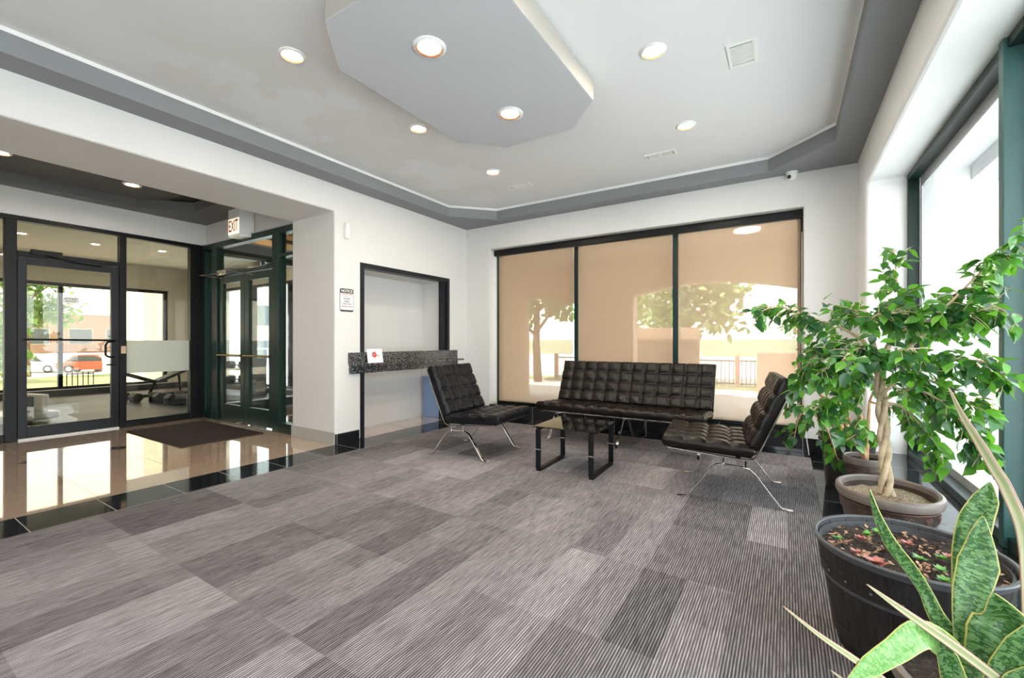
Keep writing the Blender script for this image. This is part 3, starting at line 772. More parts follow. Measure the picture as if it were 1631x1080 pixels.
def buttons(parent, w, l, t, nc, nr, mt, puff=.021):
    global btn_mesh
    for i in range(1, nc):
        for j in range(1, nr):
            p = (-w/2+w*i/nc, l*j/nr, t-puff-.006)
            if btn_mesh is None:
                o = MB().ball((0, 0, 0), .010, 10, 6, (1, 1, .6)).build('button', mt, parent, smooth='all'); btn_mesh = o.data
            else:
                o = bpy.data.objects.new('button', btn_mesh); COL.objects.link(o); o.parent = parent
            o.location = p
RAIL = [(-.375, .855), (-.365, .83), (-.17, .375), (-.15, .34), (-.125, .322), (-.09, .316), (-.03, .320), (.43, .357)]
LEG = [(-.37, .006), (-.335, .006), (-.31, .012), (-.285, .035), (-.145, .225), (-.115, .252), (-.08, .262), (.06, .272), (.10, .264), (.13, .243), (.275, .035), (.30, .012), (.325, .006), (.365, .006)]
def lounge(name, label, cat, width, nc, sides, mt, sb=4, rows=4):
    t = thing(name, label, cat)
    for x in sides:
        MB().bar(RAIL, x-.016, x+.016, .009).build('side_rail', M['chrome'], t, bevel=.002)
        MB().bar(LEG, x-.016, x+.016, .010).build('leg_frame', M['chrome'], t, bevel=.002)
        for y, z0, z1 in ((.06, .272, .327), (-.08, .262, .316)):
            MB().cyl((x, y, z0), (x, y, z1), .012, n=12).build('spacer', M['chrome'], t, smooth=True)
    a, b = sides[0], sides[-1]
    m = MB()
    m.box(a, b, .30, .335, .335, .347); m.box(a, b, -.06, -.025, .300, .312); m.build('cross_bar', M['chrome'], t, bevel=.002)
    m = MB(); m.box(a, b, -.345, -.335, .70, .735); m.xf(Matrix.Identity(4)); m.build('back_bar', M['chrome'], t, bevel=.002)
    for i in range(4 if nc < 8 else 12):
        n_ = 4 if nc < 8 else 12
        x = a+(b-a)*(i+.5)/n_
        MB().bar([(-.37, .84), (-.155, .35), (-.11, .331), (-.03, .326), (.42, .36)], x-.018, x+.018, .005).build('strap', M['rubber'], t)
    seat = cushion(width, .61, .098, nc, sb).build('seat', mt, t, smooth='all')
    seat.location = (0, -.135, .332); seat.rotation_euler = (math.radians(3.2), 0, 0)
    buttons(seat, width, .61, .098, nc, sb, mt)
    back = cushion(width, .53, .098, nc, rows).build('backrest', mt, t, smooth='all')
    # local y runs up the back, local z points forward
    up = Vector((0, -.40, .917)).normalized(); fw = Vector((0, .917, .40)).normalized(); xx = up.cross(fw)
    R = Matrix((xx, up, fw)).transposed().to_4x4()
    back.matrix_local = Matrix.Translation((0, -.170, .392)) @ R
    buttons(back, width, .53, .098, nc, rows, mt)
    return t
ch = lounge('lounge_chair', 'black tufted leather lounge chair on chrome legs, left of the table beside the reception opening', 'chair', .70, 5, (-.325, .325), M['leather'], 4, 4)
ch['group'] = 'tufted lounge chairs'
ch.location = (-2.765, 3.675, 0); ch.rotation_euler = (0, 0, math.radians(-90+4.5))
c2 = copy_tree(ch)
c2['label'] = 'black tufted leather lounge chair on chrome legs, right of the table beside the potted ficus'
c2.location = (-.367, 3.775, 0); c2.rotation_euler = (0, 0, math.radians(90+6.5))
for o in c2.children:
    if o.name.startswith(('seat', 'backrest')):
        o.data = o.data.copy(); o.data.materials[0] = M['leather2']
so = lounge('sofa', 'long low black brown tufted leather sofa on chrome legs in front of the blinds', 'sofa', 1.80, 12, (-.82, 0, .82), M['leather2'], 4, 4)
so.location = (-1.55, 4.87, 0); so.rotation_euler = (0, 0, PI)

ct = thing('coffee_table', 'low square smoked glass coffee table with black loop legs between the chairs', 'table', (-1.63, 3.68, 0), math.radians(2))
MB().box(-.29, .29, -.285, .285, .390, .400).build('table_top', M['smoke'], ct, bevel=.002)
for sx in (-1, 1):
    f = MB(); x = sx*.245
    f.box(x-.022, x+.022, -.27, .27, 0, .022)
    MB().box(x-.022, x+.022, -.27, .27, .368, .390).build('top_bar', M['black'], ct, bevel=.003)
    fr = f.build('foot_bar', M['black'], ct, bevel=.003)
    for sy in (-1, 1):
        lg = MB().box(x-.022, x+.022, sy*.27-.011, sy*.27+.011, .022, .368).build('leg', M['black'], ct, bevel=.003)
        MB().box(x-.0235, x+.0235, sy*.27-.0125, sy*.27+.0125, .19, .20).build('chrome_band', M['chrome'], lg)

# ---------------------------------------------------------------- plants
def leaf(m, p, d, nrm, L, W, droop=.3):
    d = d.normalized(); s = d.cross(nrm)
    s = s.normalized() if s.length > 1e-5 else d.orthogonal().normalized(); n = s.cross(d).normalized()
    prof = ((0, 0), (.13, .55), (.35, 1), (.6, .85), (.82, .35), (1, .0)); b = len(m.v)
    for q, wd in prof:
        c = p + d*(L*q) - n*(droop*L*q*q)
        for k in (-1, 0, 1):
            m.v.append(tuple(c + s*(k*W*.5*wd) + n*(abs(k)*W*.10*wd)))
    for i in range(len(prof)-1):
        for k in (0, 1):
            a = b+i*3+k; m.face((a, a+1, a+4, a+3))
def rnd(a): return random.uniform(-a, a)
def poly_at(pts, t):
    L = [(pts[i+1]-pts[i]).length for i in range(len(pts)-1)]; tot = sum(L); x = t*tot
    for i, l in enumerate(L):
        if x <= l or i == len(L)-1:
            q = min(1, x/l); return pts[i].lerp(pts[i+1], q), (pts[i+1]-pts[i]).normalized(), tot
        x -= l
def smooth_path(pts, n=4):
    out = []
    for i in range(len(pts)-1):
        p0 = pts[max(i-1, 0)]; p1 = pts[i]; p2 = pts[i+1]; p3 = pts[min(i+2, len(pts)-1)]
        for k in range(n):
            t = k/n
            out.append(.5*((2*p1)+(p2-p0)*t+(2*p0-5*p1+4*p2-p3)*t*t+(3*p1-p0-3*p2+p3)*t**3))
    out.append(pts[-1]); return out
def foliage(limbs, parent, mleaf, mbark, L=.062, W=.037, gap=.028, twig=(.06, .17), r0=.008, start=.15, clampx=.84):
    fm = MB(); bm_ = MB()
    for lb in limbs:
        pts, dens = lb[0], (lb[1] if len(lb) > 1 else 1)
        pts = smooth_path([Vector(p) for p in pts]); n = len(pts)
        bm_.tube(pts, [r0*(1-.75*i/(n-1)) for i in range(n)], 6)
        _, _, tot = poly_at(pts, 0); k = max(2, int(tot/gap*dens))
        for i in range(k):
            t = start+(1-start)*(i+random.random())/k
            p, d, _ = poly_at(pts, t)
            o = Vector((rnd(1), rnd(1), rnd(1))); o = (o-d*o.dot(d)).normalized()
            td = (d*.7+o*.9+Vector((0, 0, -.15))).normalized(); tl = random.uniform(*twig)*(1.1-.5*t)
            tw = []
            q = p.copy(); dd_ = td.copy()
            for s_ in range(5):
                tw.append(q.copy()); q = q+dd_*(tl/4); dd_ = (dd_+Vector((0, 0, -.16))).normalized()
            if max(v.x for v in tw) > clampx: continue
            bm_.tube(tw, [.0022, .002, .0017, .0014, .001], 4, cap=False)
            nl = max(3, int(tl/.022))
            for j in range(nl):
                t2 = (j+.6)/nl; pp, d2, _ = poly_at(tw, min(1, t2))
                o2 = Vector((rnd(1), rnd(1), rnd(.6))); o2 = (o2-d2*o2.dot(d2)).normalized()
                ld = (d2*.55+o2*.75+Vector((0, 0, -.45))).normalized()
                nr = Vector((rnd(.7), rnd(.7)-.25, 1)).normalized()
                sc = random.uniform(.75, 1.2)
                if (pp+ld*L*sc).x > clampx+.015: continue
                leaf(fm, pp, ld, nr, L*sc, W*sc, random.uniform(.1, .4))
    bm_.build('branches', mbark, parent, smooth='all')
    return fm.build('foliage', mleaf, parent, smooth='all')
def loc_(o, pts): return [[p-Vector(o.location) for p in q[0]] if False else q for q in pts]

def oval_pot(t, r, h, base, sx, sy, soil_m, rim_w=.03, style=1):
    k = r
    body = [(k*base*.97, 0), (k*base, .01), (k*.86, h*.70), (k*.89, h*.71), (k*.92, h*.86), (k*.90, h*.87), (k*.91, h*.93), (k*.84, h*.93), (k*.82, h*.80), (k*.4, h*.10), (0.001, h*.10), (0.001, 0)]
    MB().lathe(body, 56, sx=sx, sy=sy).build('pot_body', M['pot'] if style == 1 else M['bpot'], t, smooth=True)
    rim = [(k*.85, h*.90), (k*.97, h*.885), (k*1.0, h*.93), (k*.985, h*.985), (k*.93, h), (k*.87, h*.985)]
    MB().lathe(rim, 56, sx=sx, sy=sy).build('pot_rim', M['rim'] if style == 1 else M['bpot'], t, smooth=True)
    s = MB(); n = 40; rr = 8; b = 0
    zz = h*.90
    for i in range(rr+1):
        for j in range(n):
            a = 2*PI*j/n; q = k*.86*i/rr
            s.v.append((q*sx*math.cos(a), q*sy*math.sin(a), zz+random.uniform(-.006, .006)-.012*(i/rr)**2))
    for i in range(rr):
        for j in range(n):
            j2 = (j+1) % n; s.face((i*n+j, i*n+j2, (i+1)*n+j2, (i+1)*n+j))
    s.build('soil', soil_m, t, smooth='all')
def medallions(t, r, h, sx, sy, n=14):
    """ring of small rosette reliefs under the rim"""
    m = MB()
    for i in range(n):
        a = 2*PI*i/n; q = r*.905
        c = Vector((q*sx*math.cos(a), q*sy*math.sin(a), h*.785)); tg = Vector((-sx*math.sin(a), sy*math.cos(a), 0)).normalized()
        for g in range(5):
            b = 2*PI*g/5+.3
            p = c+tg*(.011*math.cos(b))+Vector((0, 0, .011*math.sin(b)))
            ring = [p+tg*(.007*math.cos(w_))+Vector((0, 0, .007*math.sin(w_))) for w_ in [2*PI*x/8 for x in range(9)]]
            m.tube(ring, .0018, 5, cap=False)
    m.build('rosette_relief', M['copper'], t, smooth='all')
    m = MB()
    for z in (.72, .855):
        rr_ = r*(.875 if z < .8 else .925)
        m.tube([(rr_*sx*math.cos(2*PI*j/56), rr_*sy*math.sin(2*PI*j/56), h*z) for j in range(57)], .003, 6, cap=False)
    m.build('relief_line', M['copper'], t, smooth='all')

# ficus with the braided trunk, in the oval pot
P2 = Vector((.435, 2.905, 0))
fx = thing('potted_ficus', 'tall ficus with pale braided trunk in wide brown pot by the right window', 'potted plant', P2, 0, 'potted ficus trees')
oval_pot(fx, .256, .405, .66, .84, 1.0, M['bran']); medallions(fx, .256, .405, .84, 1.0)
def L_(pts): return [at(*p)-Vector(fx.location) for p in pts]
t0 = at(1412, 785, 2.235)-P2; t1 = at(1408, 690, 2.235)-P2; t2 = at(1404, 640, 2.23)-P2; t3 = at(1400, 585, 2.23)-P2
spine = [t0+Vector((0, 0, -.03)), t0, t1, t2, t3]
for q in range(3):
    m = MB(); pts = []; n = 44
    for i in range(n+1):
        f = i/n; p, d, _ = poly_at(spine, f); a = 2*PI*q/3+f*11
        rr = .026-.06*f if f < .18 else .0152
        pts.append(p+Vector((math.cos(a)*rr, math.sin(a)*rr*.8, 0)))
    m.tube(pts, [.0145-.003*i/n+.0015*math.sin(i*.9+q) for i in range(n+1)], 10)
    m.build('trunk', M['bark'], fx, smooth='all')
m = MB()
for e, r in (((1372, 540, 2.3), .013), ((1430, 525, 2.2), .014), ((1385, 520, 2.28), .010), ((1440, 560, 2.15), .010)):
    m.tube(smooth_path([t3-Vector((0, 0, .03)), t3.lerp(at(*e)-P2, .45)+Vector((0, 0, .01)), at(*e)-P2]), [r*1.2-r*.5*i/8 for i in range(9)], 8)
m.build('fork', M['bark'], fx, smooth='all')
limbs = [
 (L_([(1430,525,2.2), (1432,480,2.2), (1428,440,2.2), (1424,398,2.2)]), .75),
 (L_([(1430,525,2.2), (1465,520,2.1), (1505,490,2.0), (1545,450,1.95), (1590,408,1.85), (1640,360,1.74)]), 1.25),
 (L_([(1440,560,2.15), (1490,520,2.05), (1545,500,1.95), (1590,490,1.88), (1622,520,1.80)]), 1.1),
 (L_([(1440,560,2.15), (1480,570,2.08), (1530,572,2.0), (1575,580,1.92), (1605,608,1.86)]), 1.2),
 (L_([(1372,540,2.3), (1335,520,2.34), (1290,505,2.38), (1240,488,2.4), (1205,500,2.42)]), .85),
 (L_([(1372,540,2.3), (1340,545,2.28), (1305,560,2.32), (1280,590,2.36), (1268,620,2.36)]), .8),
 (L_([(1385,520,2.28), (1375,500,2.38), (1345,490,2.5)]), 1.2),
 (L_([(1385,520,2.28), (1400,500,2.15), (1450,500,2.1)]), 1.3),
 (L_([(1430,525,2.2), (1440,500,2.3), (1475,520,2.4)]), 1.2),
 (L_([(1405,640,2.2), (1450,620,2.1), (1500,640,2.0), (1545,690,1.93), (1572,735,1.9)]), 1.15),
 (L_([(1404,630,2.2), (1440,600,2.12), (1490,610,2.05), (1540,640,1.98), (1570,660,1.95)]), 1.0),
 (L_([(1404,640,2.25), (1440,650,2.2), (1475,690,2.15), (1505,735,2.1)]), .9),
 (L_([(1400,610,2.25), (1370,585,2.2), (1330,580,2.15), (1300,600,2.12)]), 1.2),
 (L_([(1400,600,2.25), (1360,620,2.35), (1320,640,2.4), (1290,655,2.4)]), 1.0),
 (L_([(1400,590,2.2), (1430,560,2.05), (1465,555,1.98)]), 1.1),
 (L_([(1395,560,2.25), (1365,555,2.15), (1340,575,2.05)]), 1.1),
]
foliage(limbs, fx, M['leaf'], M['bark'], L=.064, W=.041, gap=.015, clampx=.83-P2.x)

# ficus in the black pot
P3 = Vector((.405, 4.32, 0))
f2 = thing('potted_ficus', 'drooping dark-leaved ficus in a tall black pot at the back corner', 'potted plant', P3, 0, 'potted ficus trees')
oval_pot(f2, .20, .40, .74, .95, 1.0, M['soil'], style=2)
def L2(pts): return [at(*p)-P3 for p in pts]
base = Vector((0, 0, .34))
m = MB()
for e in ((1300, 620, 3.35), (1330, 600, 3.4), (1285, 650, 3.3)):
    m.tube(smooth_path([base, base.lerp(at(*e)-P3, .5)+Vector((.02, 0, .03)), at(*e)-P3]), [.018-.001*i for i in range(9)], 8)
m.build('trunk', M['bark2'], f2, smooth='all')
foliage([(L2([(1300,620,3.35), (1285,605,3.3), (1268,620,3.25), (1258,650,3.2)]), .55), (L2([(1285,650,3.3), (1272,665,3.2), (1265,700,3.15)]), .6),
         (L2([(1300,620,3.35), (1295,560,3.3), (1290,530,3.3)]), .6), (L2([(1330,600,3.4), (1335,550,3.4), (1310,510,3.4)]), .9),
         (L2([(1330,600,3.4), (1350,590,3.3), (1370,620,3.2)]), .8), (L2([(1285,650,3.3), (1315,680,3.1), (1335,735,3.0)]), .5), (L2([(1300,640,3.3), (1320,650,3.2), (1340,680,3.1)]), .7)],
        f2, M['leafb'], M['bark2'], L=.080, W=.050, gap=.030, clampx=.40)
# small ficus
P4 = Vector((.445, 3.70, 0))
f3 = thing('potted_ficus', 'small leafy ficus in narrow brown pot between the other two ficus pots', 'potted plant', P4, 0, 'potted ficus trees')
oval_pot(f3, .125, .39, .72, 1.0, 1.0, M['soil']); medallions(f3, .125, .39, 1, 1, 10)
def L4(pts): return [at(*p)-P4 for p in pts]
base = Vector((0, 0, .34)); m = MB()
for e in ((1350, 660, 2.95), (1385, 640, 2.95), (1365, 650, 2.9)):
    m.tube(smooth_path([base, base.lerp(at(*e)-P4, .5), at(*e)-P4]), [.014-.0008*i for i in range(9)], 8)
m.build('trunk', M['bark2'], f3, smooth='all')
foliage([(L4([(1350,660,2.95), (1335,640,2.9), (1320,650,2.85)]), 1), (L4([(1385,640,2.95), (1400,610,2.95), (1430,620,2.9), (1450,650,2.85)]), 1), (L4([(1365,650,2.9), (1360,610,2.9), (1345,590,2.9)]), 1),
         (L4([(1385,640,2.95), (1420,650,2.9), (1450,670,2.85), (1470,690,2.8)]), 1), (L4([(1365,650,2.9), (1375,680,2.8), (1350,700,2.75)]), 1)], f3, M['leaf'], M['bark2'], L=.070, W=.045, gap=.030, clampx=.38)

# half barrel planter
PB = Vector((.374, 2.13, 0))
bp = thing('barrel_planter', 'round dark half-barrel planter with seedlings in its soil, in the right foreground', 'planter', PB)
H = .4025; RT = .287
def br(z): return .205+(RT-.012-.205)*(z/H)**.9
m = MB(); ns = 20; per = 6; frac = [0, .035, .07, .5, .93, .965]; prof_z = [0, .05, .10, .18, .26, .34, H-.012]
for zi, z in enumerate(prof_z):
    for j in range(ns*per):
        g = j % per; a = 2*PI*(j//per+frac[g])/ns
        r = br(z)-(.0045 if g == 0 else 0)
        m.v.append((r*math.cos(a), r*math.sin(a), z))
nn_ = ns*per
for i in range(len(prof_z)-1):
    for j in range(nn_):
        k2 = (j+1) % nn_; m.face((i*nn_+j, i*nn_+k2, (i+1)*nn_+k2, (i+1)*nn_+j))
m.face(list(range(nn_))[::-1])
m.build('staves', M['stave'], bp, smooth='all')
for z0, z1 in ((.265, .315), (.045, .085)):
    MB().lathe([(br(z0)-.004, z0), (br(z0)+.004, z0), (br(z1)+.004, z1), (br(z1)-.004, z1)], 72).build('hoop', M['stave'], bp, smooth=True)
m = MB()
for i in range(20):
    a = 2*PI*i/20+.1; r = br(.29)+.004
    m.ball((r*math.cos(a), r*math.sin(a), .29), .005, 8, 6)
m.build('rivets', M['rimb'], bp, smooth='all')
MB().lathe([(RT-.016, H-.03), (RT-.017, H-.004), (RT-.013, H), (RT-.003, H), (RT, H-.004), (RT-.004, H-.016), (RT-.014, H-.018)], 72).build('rim', M['rimb'], bp, smooth=True)
MB().lathe([(RT-.022, H-.02), (RT-.035, .25), (RT-.04, .25), (RT-.03, H-.02)], 64).build('inner_liner', M['rimb'], bp, smooth=True)
m = MB(); n = 64; rr = 22
for i in range(rr+1):
    for j in range(n):
        a = 2*PI*j/n; q = (RT-.028)*i/rr; x = q*math.cos(a); y = q*math.sin(a)
        m.v.append((x, y, H-.048+.012*math.sin(23*x+2)*math.cos(19*y)+random.uniform(-.006, .006)))
for i in range(rr):
    for j in range(n):
        j2 = (j+1) % n; m.face((i*n+j, i*n+j2, (i+1)*n+j2, (i+1)*n+j))
m.build('soil', M['soil'], bp, smooth=True)
# litter on the soil
m = MB()
for i in range(320):
    a = random.random()*2*PI; q = (RT-.035)*math.sqrt(random.random()); p = Vector((q*math.cos(a), q*math.sin(a), H-.038+random.uniform(-.005, .008)))
    leaf(m, p, Vector((rnd(1), rnd(1), rnd(.3))), Vector((rnd(.6), rnd(.6), 1)), random.uniform(.010, .026), random.uniform(.007, .016), rnd(.5))
lt = m.build('leaf_litter', soil('dry leaf litter', [(.35, (.10, .05, .03)), (.5, (.36, .19, .11)), (.68, (.62, .42, .28))], 14), bp, smooth='all'); lt['kind'] = 'stuff'
rosettes = [(-.20, .02, 'green'), (-.155, -.09, 'red'), (-.10, .12, 'bright'), (-.13, .06, 'red'), (-.02, -.16, 'red'), (-.11, -.16, 'big'), (.03, -.03, 'green'), (.07, -.10, 'bright'), (.10, .02, 'green'), (.12, .04, 'red'), (.15, .01, 'bright'), (.06, -.18, 'bright'), (.20, -.02, 'green'), (.02, .10, 'red'), (-.04, .0, 'green'), (.16, -.12, 'red'), (-.06, .17, 'bright'), (.0, -.20, 'green')]
for x, y, kd in rosettes:
    m = MB(); big = kd == 'big'; n = 14 if big else 11
    for i in range(n):
        a = 2*PI*i/n+rnd(.3); L = (.040 if big else .026)*random.uniform(.7, 1.15)
        leaf(m, Vector((0, 0, 0)), Vector((math.cos(a), math.sin(a), .5+.5*(i % 2))), Vector((0, 0, 1)), L, L*.7, .1)
    o = m.build('rosette', {'green': M['bright'], 'bright': M['bright'], 'red': M['red'], 'big': M['red']}[kd], bp, smooth='all'); o.location = (x, y, H-.035)
    o['label'] = 'red edged succulent rosette' if kd in ('red', 'big') else 'bright green seedling'
for i in range(6):
    pass

# snake plant in the foreground
PS = Vector((.405, 1.53, 0))
sn = thing('snake_plant', 'banded snake plant with long trailing blades in a brown pot in the front right corner', 'potted plant', PS)
oval_pot(sn, .175, .31, .7, 1.0, 1.0, M['soil'])
def blade(pts, widths, mt, twist=0, fold=.15, tone=None, name='blade', nd=0):
    """pts: (u, v, d); widths in metres"""
    P = [at(*p)-PS for p in pts]
    C = smooth_path(P, 5); n = len(C); m = MB(); tl = 0
    camv = Vector((0, 0, CAM_H))-PS
    prev = None
    for i, c in enumerate(C):
        t = (C[min(i+1, n-1)]-C[max(i-1, 0)]).normalized()
        f = i/(n-1)*(len(widths)-1); k = int(min(f, len(widths)-2)); w_ = widths[k]*(1-(f-k))+widths[k+1]*(f-k)
        view = (camv-c).normalized()
        s = t.cross(view).normalized(); nrm = s.cross(t)
        a = math.radians(twist)*(i/(n-1)); s2 = s*math.cos(a)+nrm*math.sin(a); n2 = s2.cross(t)
        if i: tl += (c-C[i-1]).length
        for q in (-1, -.5, 0, .5, 1):
            m.v.append(tuple(c+s2*(q*w_/2)+n2*(abs(q)**1.5*w_*fold*(-1 if nd else 1))))
        if i:
            for q in range(4):
                a0 = (i-1)*5+q; m.face((a0, a0+1, a0+6, a0+5), [(q/4, tl0), ((q+1)/4, tl0), ((q+1)/4, tl), (q/4, tl)])
        tl0 = tl
    o = m.build(name, mt, sn, smooth='all')
    so_ = o.modifiers.new('thickness', 'SOLIDIFY'); so_.thickness = .0025
    return o
SNM = M['snake']
SNB = M['snake'].copy(); SNB.name = 'pale snake plant leaf'
for nd_ in SNB.node_tree.nodes:
    if nd_.type == 'VALTORGB':
        for e_, c_ in zip(nd_.color_ramp.elements, ((.22, .46, .10), (.10, .30, .06), (.34, .56, .20), (.24, .48, .12), (.16, .38, .08))): e_.color = (*c_, 1)
blade([(1522,1075,1.10), (1511,1016,1.12), (1489,975,1.13), (1475,944,1.15), (1450,905,1.16), (1420,866,1.17), (1398,822,1.18), (1385,780,1.18)], [.035, .045, .034, .028, .030, .030, .019, .001], SNM, 25, name='snake_leaf')
blade([(1530,1090,1.12), (1538,1030,1.15), (1545,950,1.17), (1546,880,1.18), (1555,830,1.18), (1571,795,1.18), (1577,768,1.18)], [.03, .045, .068, .070, .066, .050, .002], SNM, 15, name='snake_leaf')
blade([(1537,1095,1.08), (1536,1050,1.09), (1537,990,1.10), (1545,945,1.11), (1557,897,1.12), (1562,850,1.12), (1566,822,1.12)], [.022, .030, .045, .066, .076, .038, .001], SNM, -10, name='snake_leaf')
blade([(1560,1100,1.06), (1570,1060,1.06), (1590,1020,1.05), (1602,985,1.05), (1582,945,1.05)], [.05, .07, .105, .10, .004], SNM, 12, .25, name='snake_leaf')
blade([(1555,1095,1.12), (1562,1050,1.13), (1570,1005,1.13), (1578,955,1.12)], [.04, .055, .05, .004], SNM, -10, name='snake_leaf')
blade([(1528,1060,1.05), (1506,1030,1.02), (1467,1010,.98), (1425,1036,.95), (1385,1062,.93), (1340,1100,.91)], [.045, .055, .056, .045, .036, .002], SNB, 10, name='snake_leaf')
blade([(1525,1110,1.0), (1518,1075,1.0), (1508,1040,1.0), (1500,1020,1.0)], [.045, .045, .035, .004], SNM, 10, name='snake_leaf')
blade([(1580,1105,1.0), (1600,1065,1.0), (1625,1025,.98), (1655,985,.96)], [.04, .05, .045, .004], SNM, -20, name='snake_leaf')
blade([(1600,1120,.98), (1620,1085,.98), (1650,1060,.96)], [.04, .04, .004], SNM, -20, name='snake_leaf')
BL = M['blade']
blade([(1600,1090,1.0), (1536,1041,.99), (1481,1002,.97), (1425,963,.94), (1382,932,.92)], [.020, .021, .018, .011, .001], BL, 10, .1, name='thin_blade')
blade([(1440,1110,.98), (1403,1080,.96), (1356,1047,.93), (1300,1008,.90), (1249,967,.87)], [.014, .014, .013, .008, .001], BL, 10, .1, name='thin_blade')
blade([(1400,1120,.96), (1360,1095,.94), (1325,1069,.92)], [.010, .008, .001], BL, 0, .1, name='thin_blade')
blade([(1640,1000,1.08), (1633,860,1.12), (1604,781,1.15), (1585,748,1.16), (1563,711,1.17), (1533,663,1.18), (1511,618,1.19)], [.024, .028, .026, .024, .021, .013, .001], BL, 25, .1, name='thin_blade')

# hanging cord near the blind
tag(MB().tube([(.135, 5.49, 2.3), (.135, 5.47, 1.2), (.14, 5.45, .5), (.17, 5.38, .18), (.19, 5.28, .012)], .004, 6).build('hanging_cord', M['trim'], smooth='all'), 'thin white cord hanging beside the right blind down to the floor', 'cord')

# ---------------------------------------------------------------- gym equipment
def dumbbell(loc, rz, lab, s=1.0):
    t = thing('dumbbell', lab, 'dumbbell', loc, rz, 'dumbbells in the gym'); t.scale = (s, s, s)
    MB().cyl((-.09, 0, .06), (.09, 0, .06), .015, n=10).build('handle', M['chrome'], t, smooth=True)
    for q in (-1, 1):
        MB().cyl((q*.08, 0, .06), (q*.18, 0, .06), .068, .062, n=6).build('weight_head', M['rubber'], t, bevel=.006)
    return t
dumbbell((-10.6, 3.15, 0), .2, 'dumbbell on the gym floor under the bench, left one', 1.5)
dumbbell((-10.2, 3.60, 0), 1.3, 'dumbbell on the gym floor under the bench, right of the first', 1.5)
dumbbell((-9.75, 3.42, 0), .1, 'dumbbell on the gym floor nearest the glass, left one', 1.6)
dumbbell((-9.25, 3.70, 0), 1.2, 'dumbbell on the gym floor nearest the glass, beside the step', 1.6)
t = thing('weight_bench', 'black V-shaped weight bench in the gym behind the frosted film', 'bench', (-11.2, 3.75, 0), 0)
MB().box(-.15, .15, -.60, .0, -.03, .03).xf(Matrix.Translation((0, -.02, .31)) @ Matrix.Rotation(math.radians(-22), 4, 'X')).build('back_pad', M['rubber'], t, bevel=.015)
MB().box(-.15, .15, .0, .60, -.03, .03).xf(Matrix.Translation((0, .02, .31)) @ Matrix.Rotation(math.radians(24), 4, 'X')).build('seat_pad', M['rubber'], t, bevel=.015)
m = MB().tube([(0, 0, .30), (0, -.1, .06)], .03, 8); m.tube([(0, -.55, .03), (0, .65, .03)], .03, 8); m.tube([(0, .42, .46), (0, .46, .03)], .025, 8); m.build('bench_frame', M['dframe'], t)
tag(MB().box(-9.6, -8.4, 4.0, 4.35, 0, .10).build('aerobic_step', M['rubber'], bevel=.02), 'low black aerobic step on the gym floor', 'step')
t = thing('dumbbell_rack', 'black dumbbell rack seen through the left leaf of the double doors', 'rack', (-9.9, 4.75, 0), .4)
for z in (.25, .55): MB().box(-.55, .55, -.15, .15, z, z+.03).build('shelf', M['black'], t)
for x in (-.5, .5): MB().box(x-.03, x+.03, -.2, .2, 0, .8).build('upright', M['black'], t)
for z in (.28, .58):
    for i in range(3):
        dumbbell((-9.9-.3+.3*i*math.cos(.4), 4.75-.12+.3*i*math.sin(.4), z), 1.9, 'dumbbell on the %s shelf of the rack, %s' % ('lower' if z < .4 else 'upper', ('left end', 'in the middle', 'right end')[i]), 1.25)
tag(MB().box(-10.9, -10.3, 1.9, 2.1, 0, .0).build('x', M['rubber']), 'x', 'x') if False else None
t = thing('exercise_machine', 'pale exercise machine base with a small screen at the left edge of the gym', 'exercise machine', (-9.0, 1.0, 0), .3)
MB().box(-.35, .35, -.8, .8, .05, .16).build('deck', M['silver'], t, bevel=.03)
MB().box(-.3, .3, .62, .70, .16, .40).build('upright', M['trim'], t, bevel=.02)
MB().box(-.12, .12, .60, .62, .22, .36).build('screen', M['pane'], t, bevel=.005)

# ---------------------------------------------------------------- outside
struct(MB().box(-14, 60, -30, 90, -1.6, -.10).build('ground', M['ground']))
struct(MB().box(-90, -14, -30, 12.6, -1.7, -1.4).build('ground_street', M['ground'])); struct(MB().box(-90, -14, 12.6, 90, -1.7, -.10).build('ground_far', M['ground']))
struct(MB().box(-5.2, 1.26, 5.75, 8.9, -.10, -.04).build('ground_porch', M['ground']))
struct(MB().box(-12, 6, 12.6, 13.7, -.10, -.06).build('ground_lawn', M['grass']))
struct(MB().box(-44, -31, -6, 12, -1.40, -1.35).build('ground_verge', M['grass']))
# porch ceiling and arcade
struct(MB().box(-9, 1.26, 5.75, 8.9, 2.80, 3.2).build('ceiling_porch', M['stucco']))
def arch_wall(x0, x1, arches, y0, y1, top, m_):
    """wall with shallow arched openings (xa, xb, spring, crown)"""
    pts = [(x0, -.1), (x0, top), (x1, top), (x1, -.1)]
    low = []
    for xa, xb, sp_, cr in sorted(arches, reverse=True):
        low.append((xb, -.1))
        for i in range(17):
            q = i/16; x = xb+(xa-xb)*q; low.append((x, sp_+(cr-sp_)*math.sin(PI*q)))
        low.append((xa, -.1))
    return MB().prism([p for p in pts+low], y0, y1, 'y').build('wall_porch', m_)
struct(arch_wall(-9, 1.26, [(-7.2, -3.80, 1.95, 2.18), (-2.58, .17, 2.05, 2.24)], 8.6, 8.9, 3.0, M['stucco']))
struct(MB().box(1.3, 1.6, 5.75, 8.6, -.1, 2.8).build('wall_porch_side', M['stucco'])) if False else None
struct(MB().box(-6.0, -4.95, 6.4, 8.6, -.1, 2.8).build('wall_porch_left', M['stucco']))
pl = thing('porch_light', 'oval lit porch ceiling light showing through the right blind', 'porch light', (-.49, 7.2, 2.80))
MB().ball((0, 0, -.03), .15, 20, 10, (1.2, .8, .3)).build('diffuser', M['lensoff'], pl, smooth='all')
MB().lathe([(.001, -.01), (.17, -.01), (.17, 0), (.001, 0)], 24).build('base', M['trim'], pl)
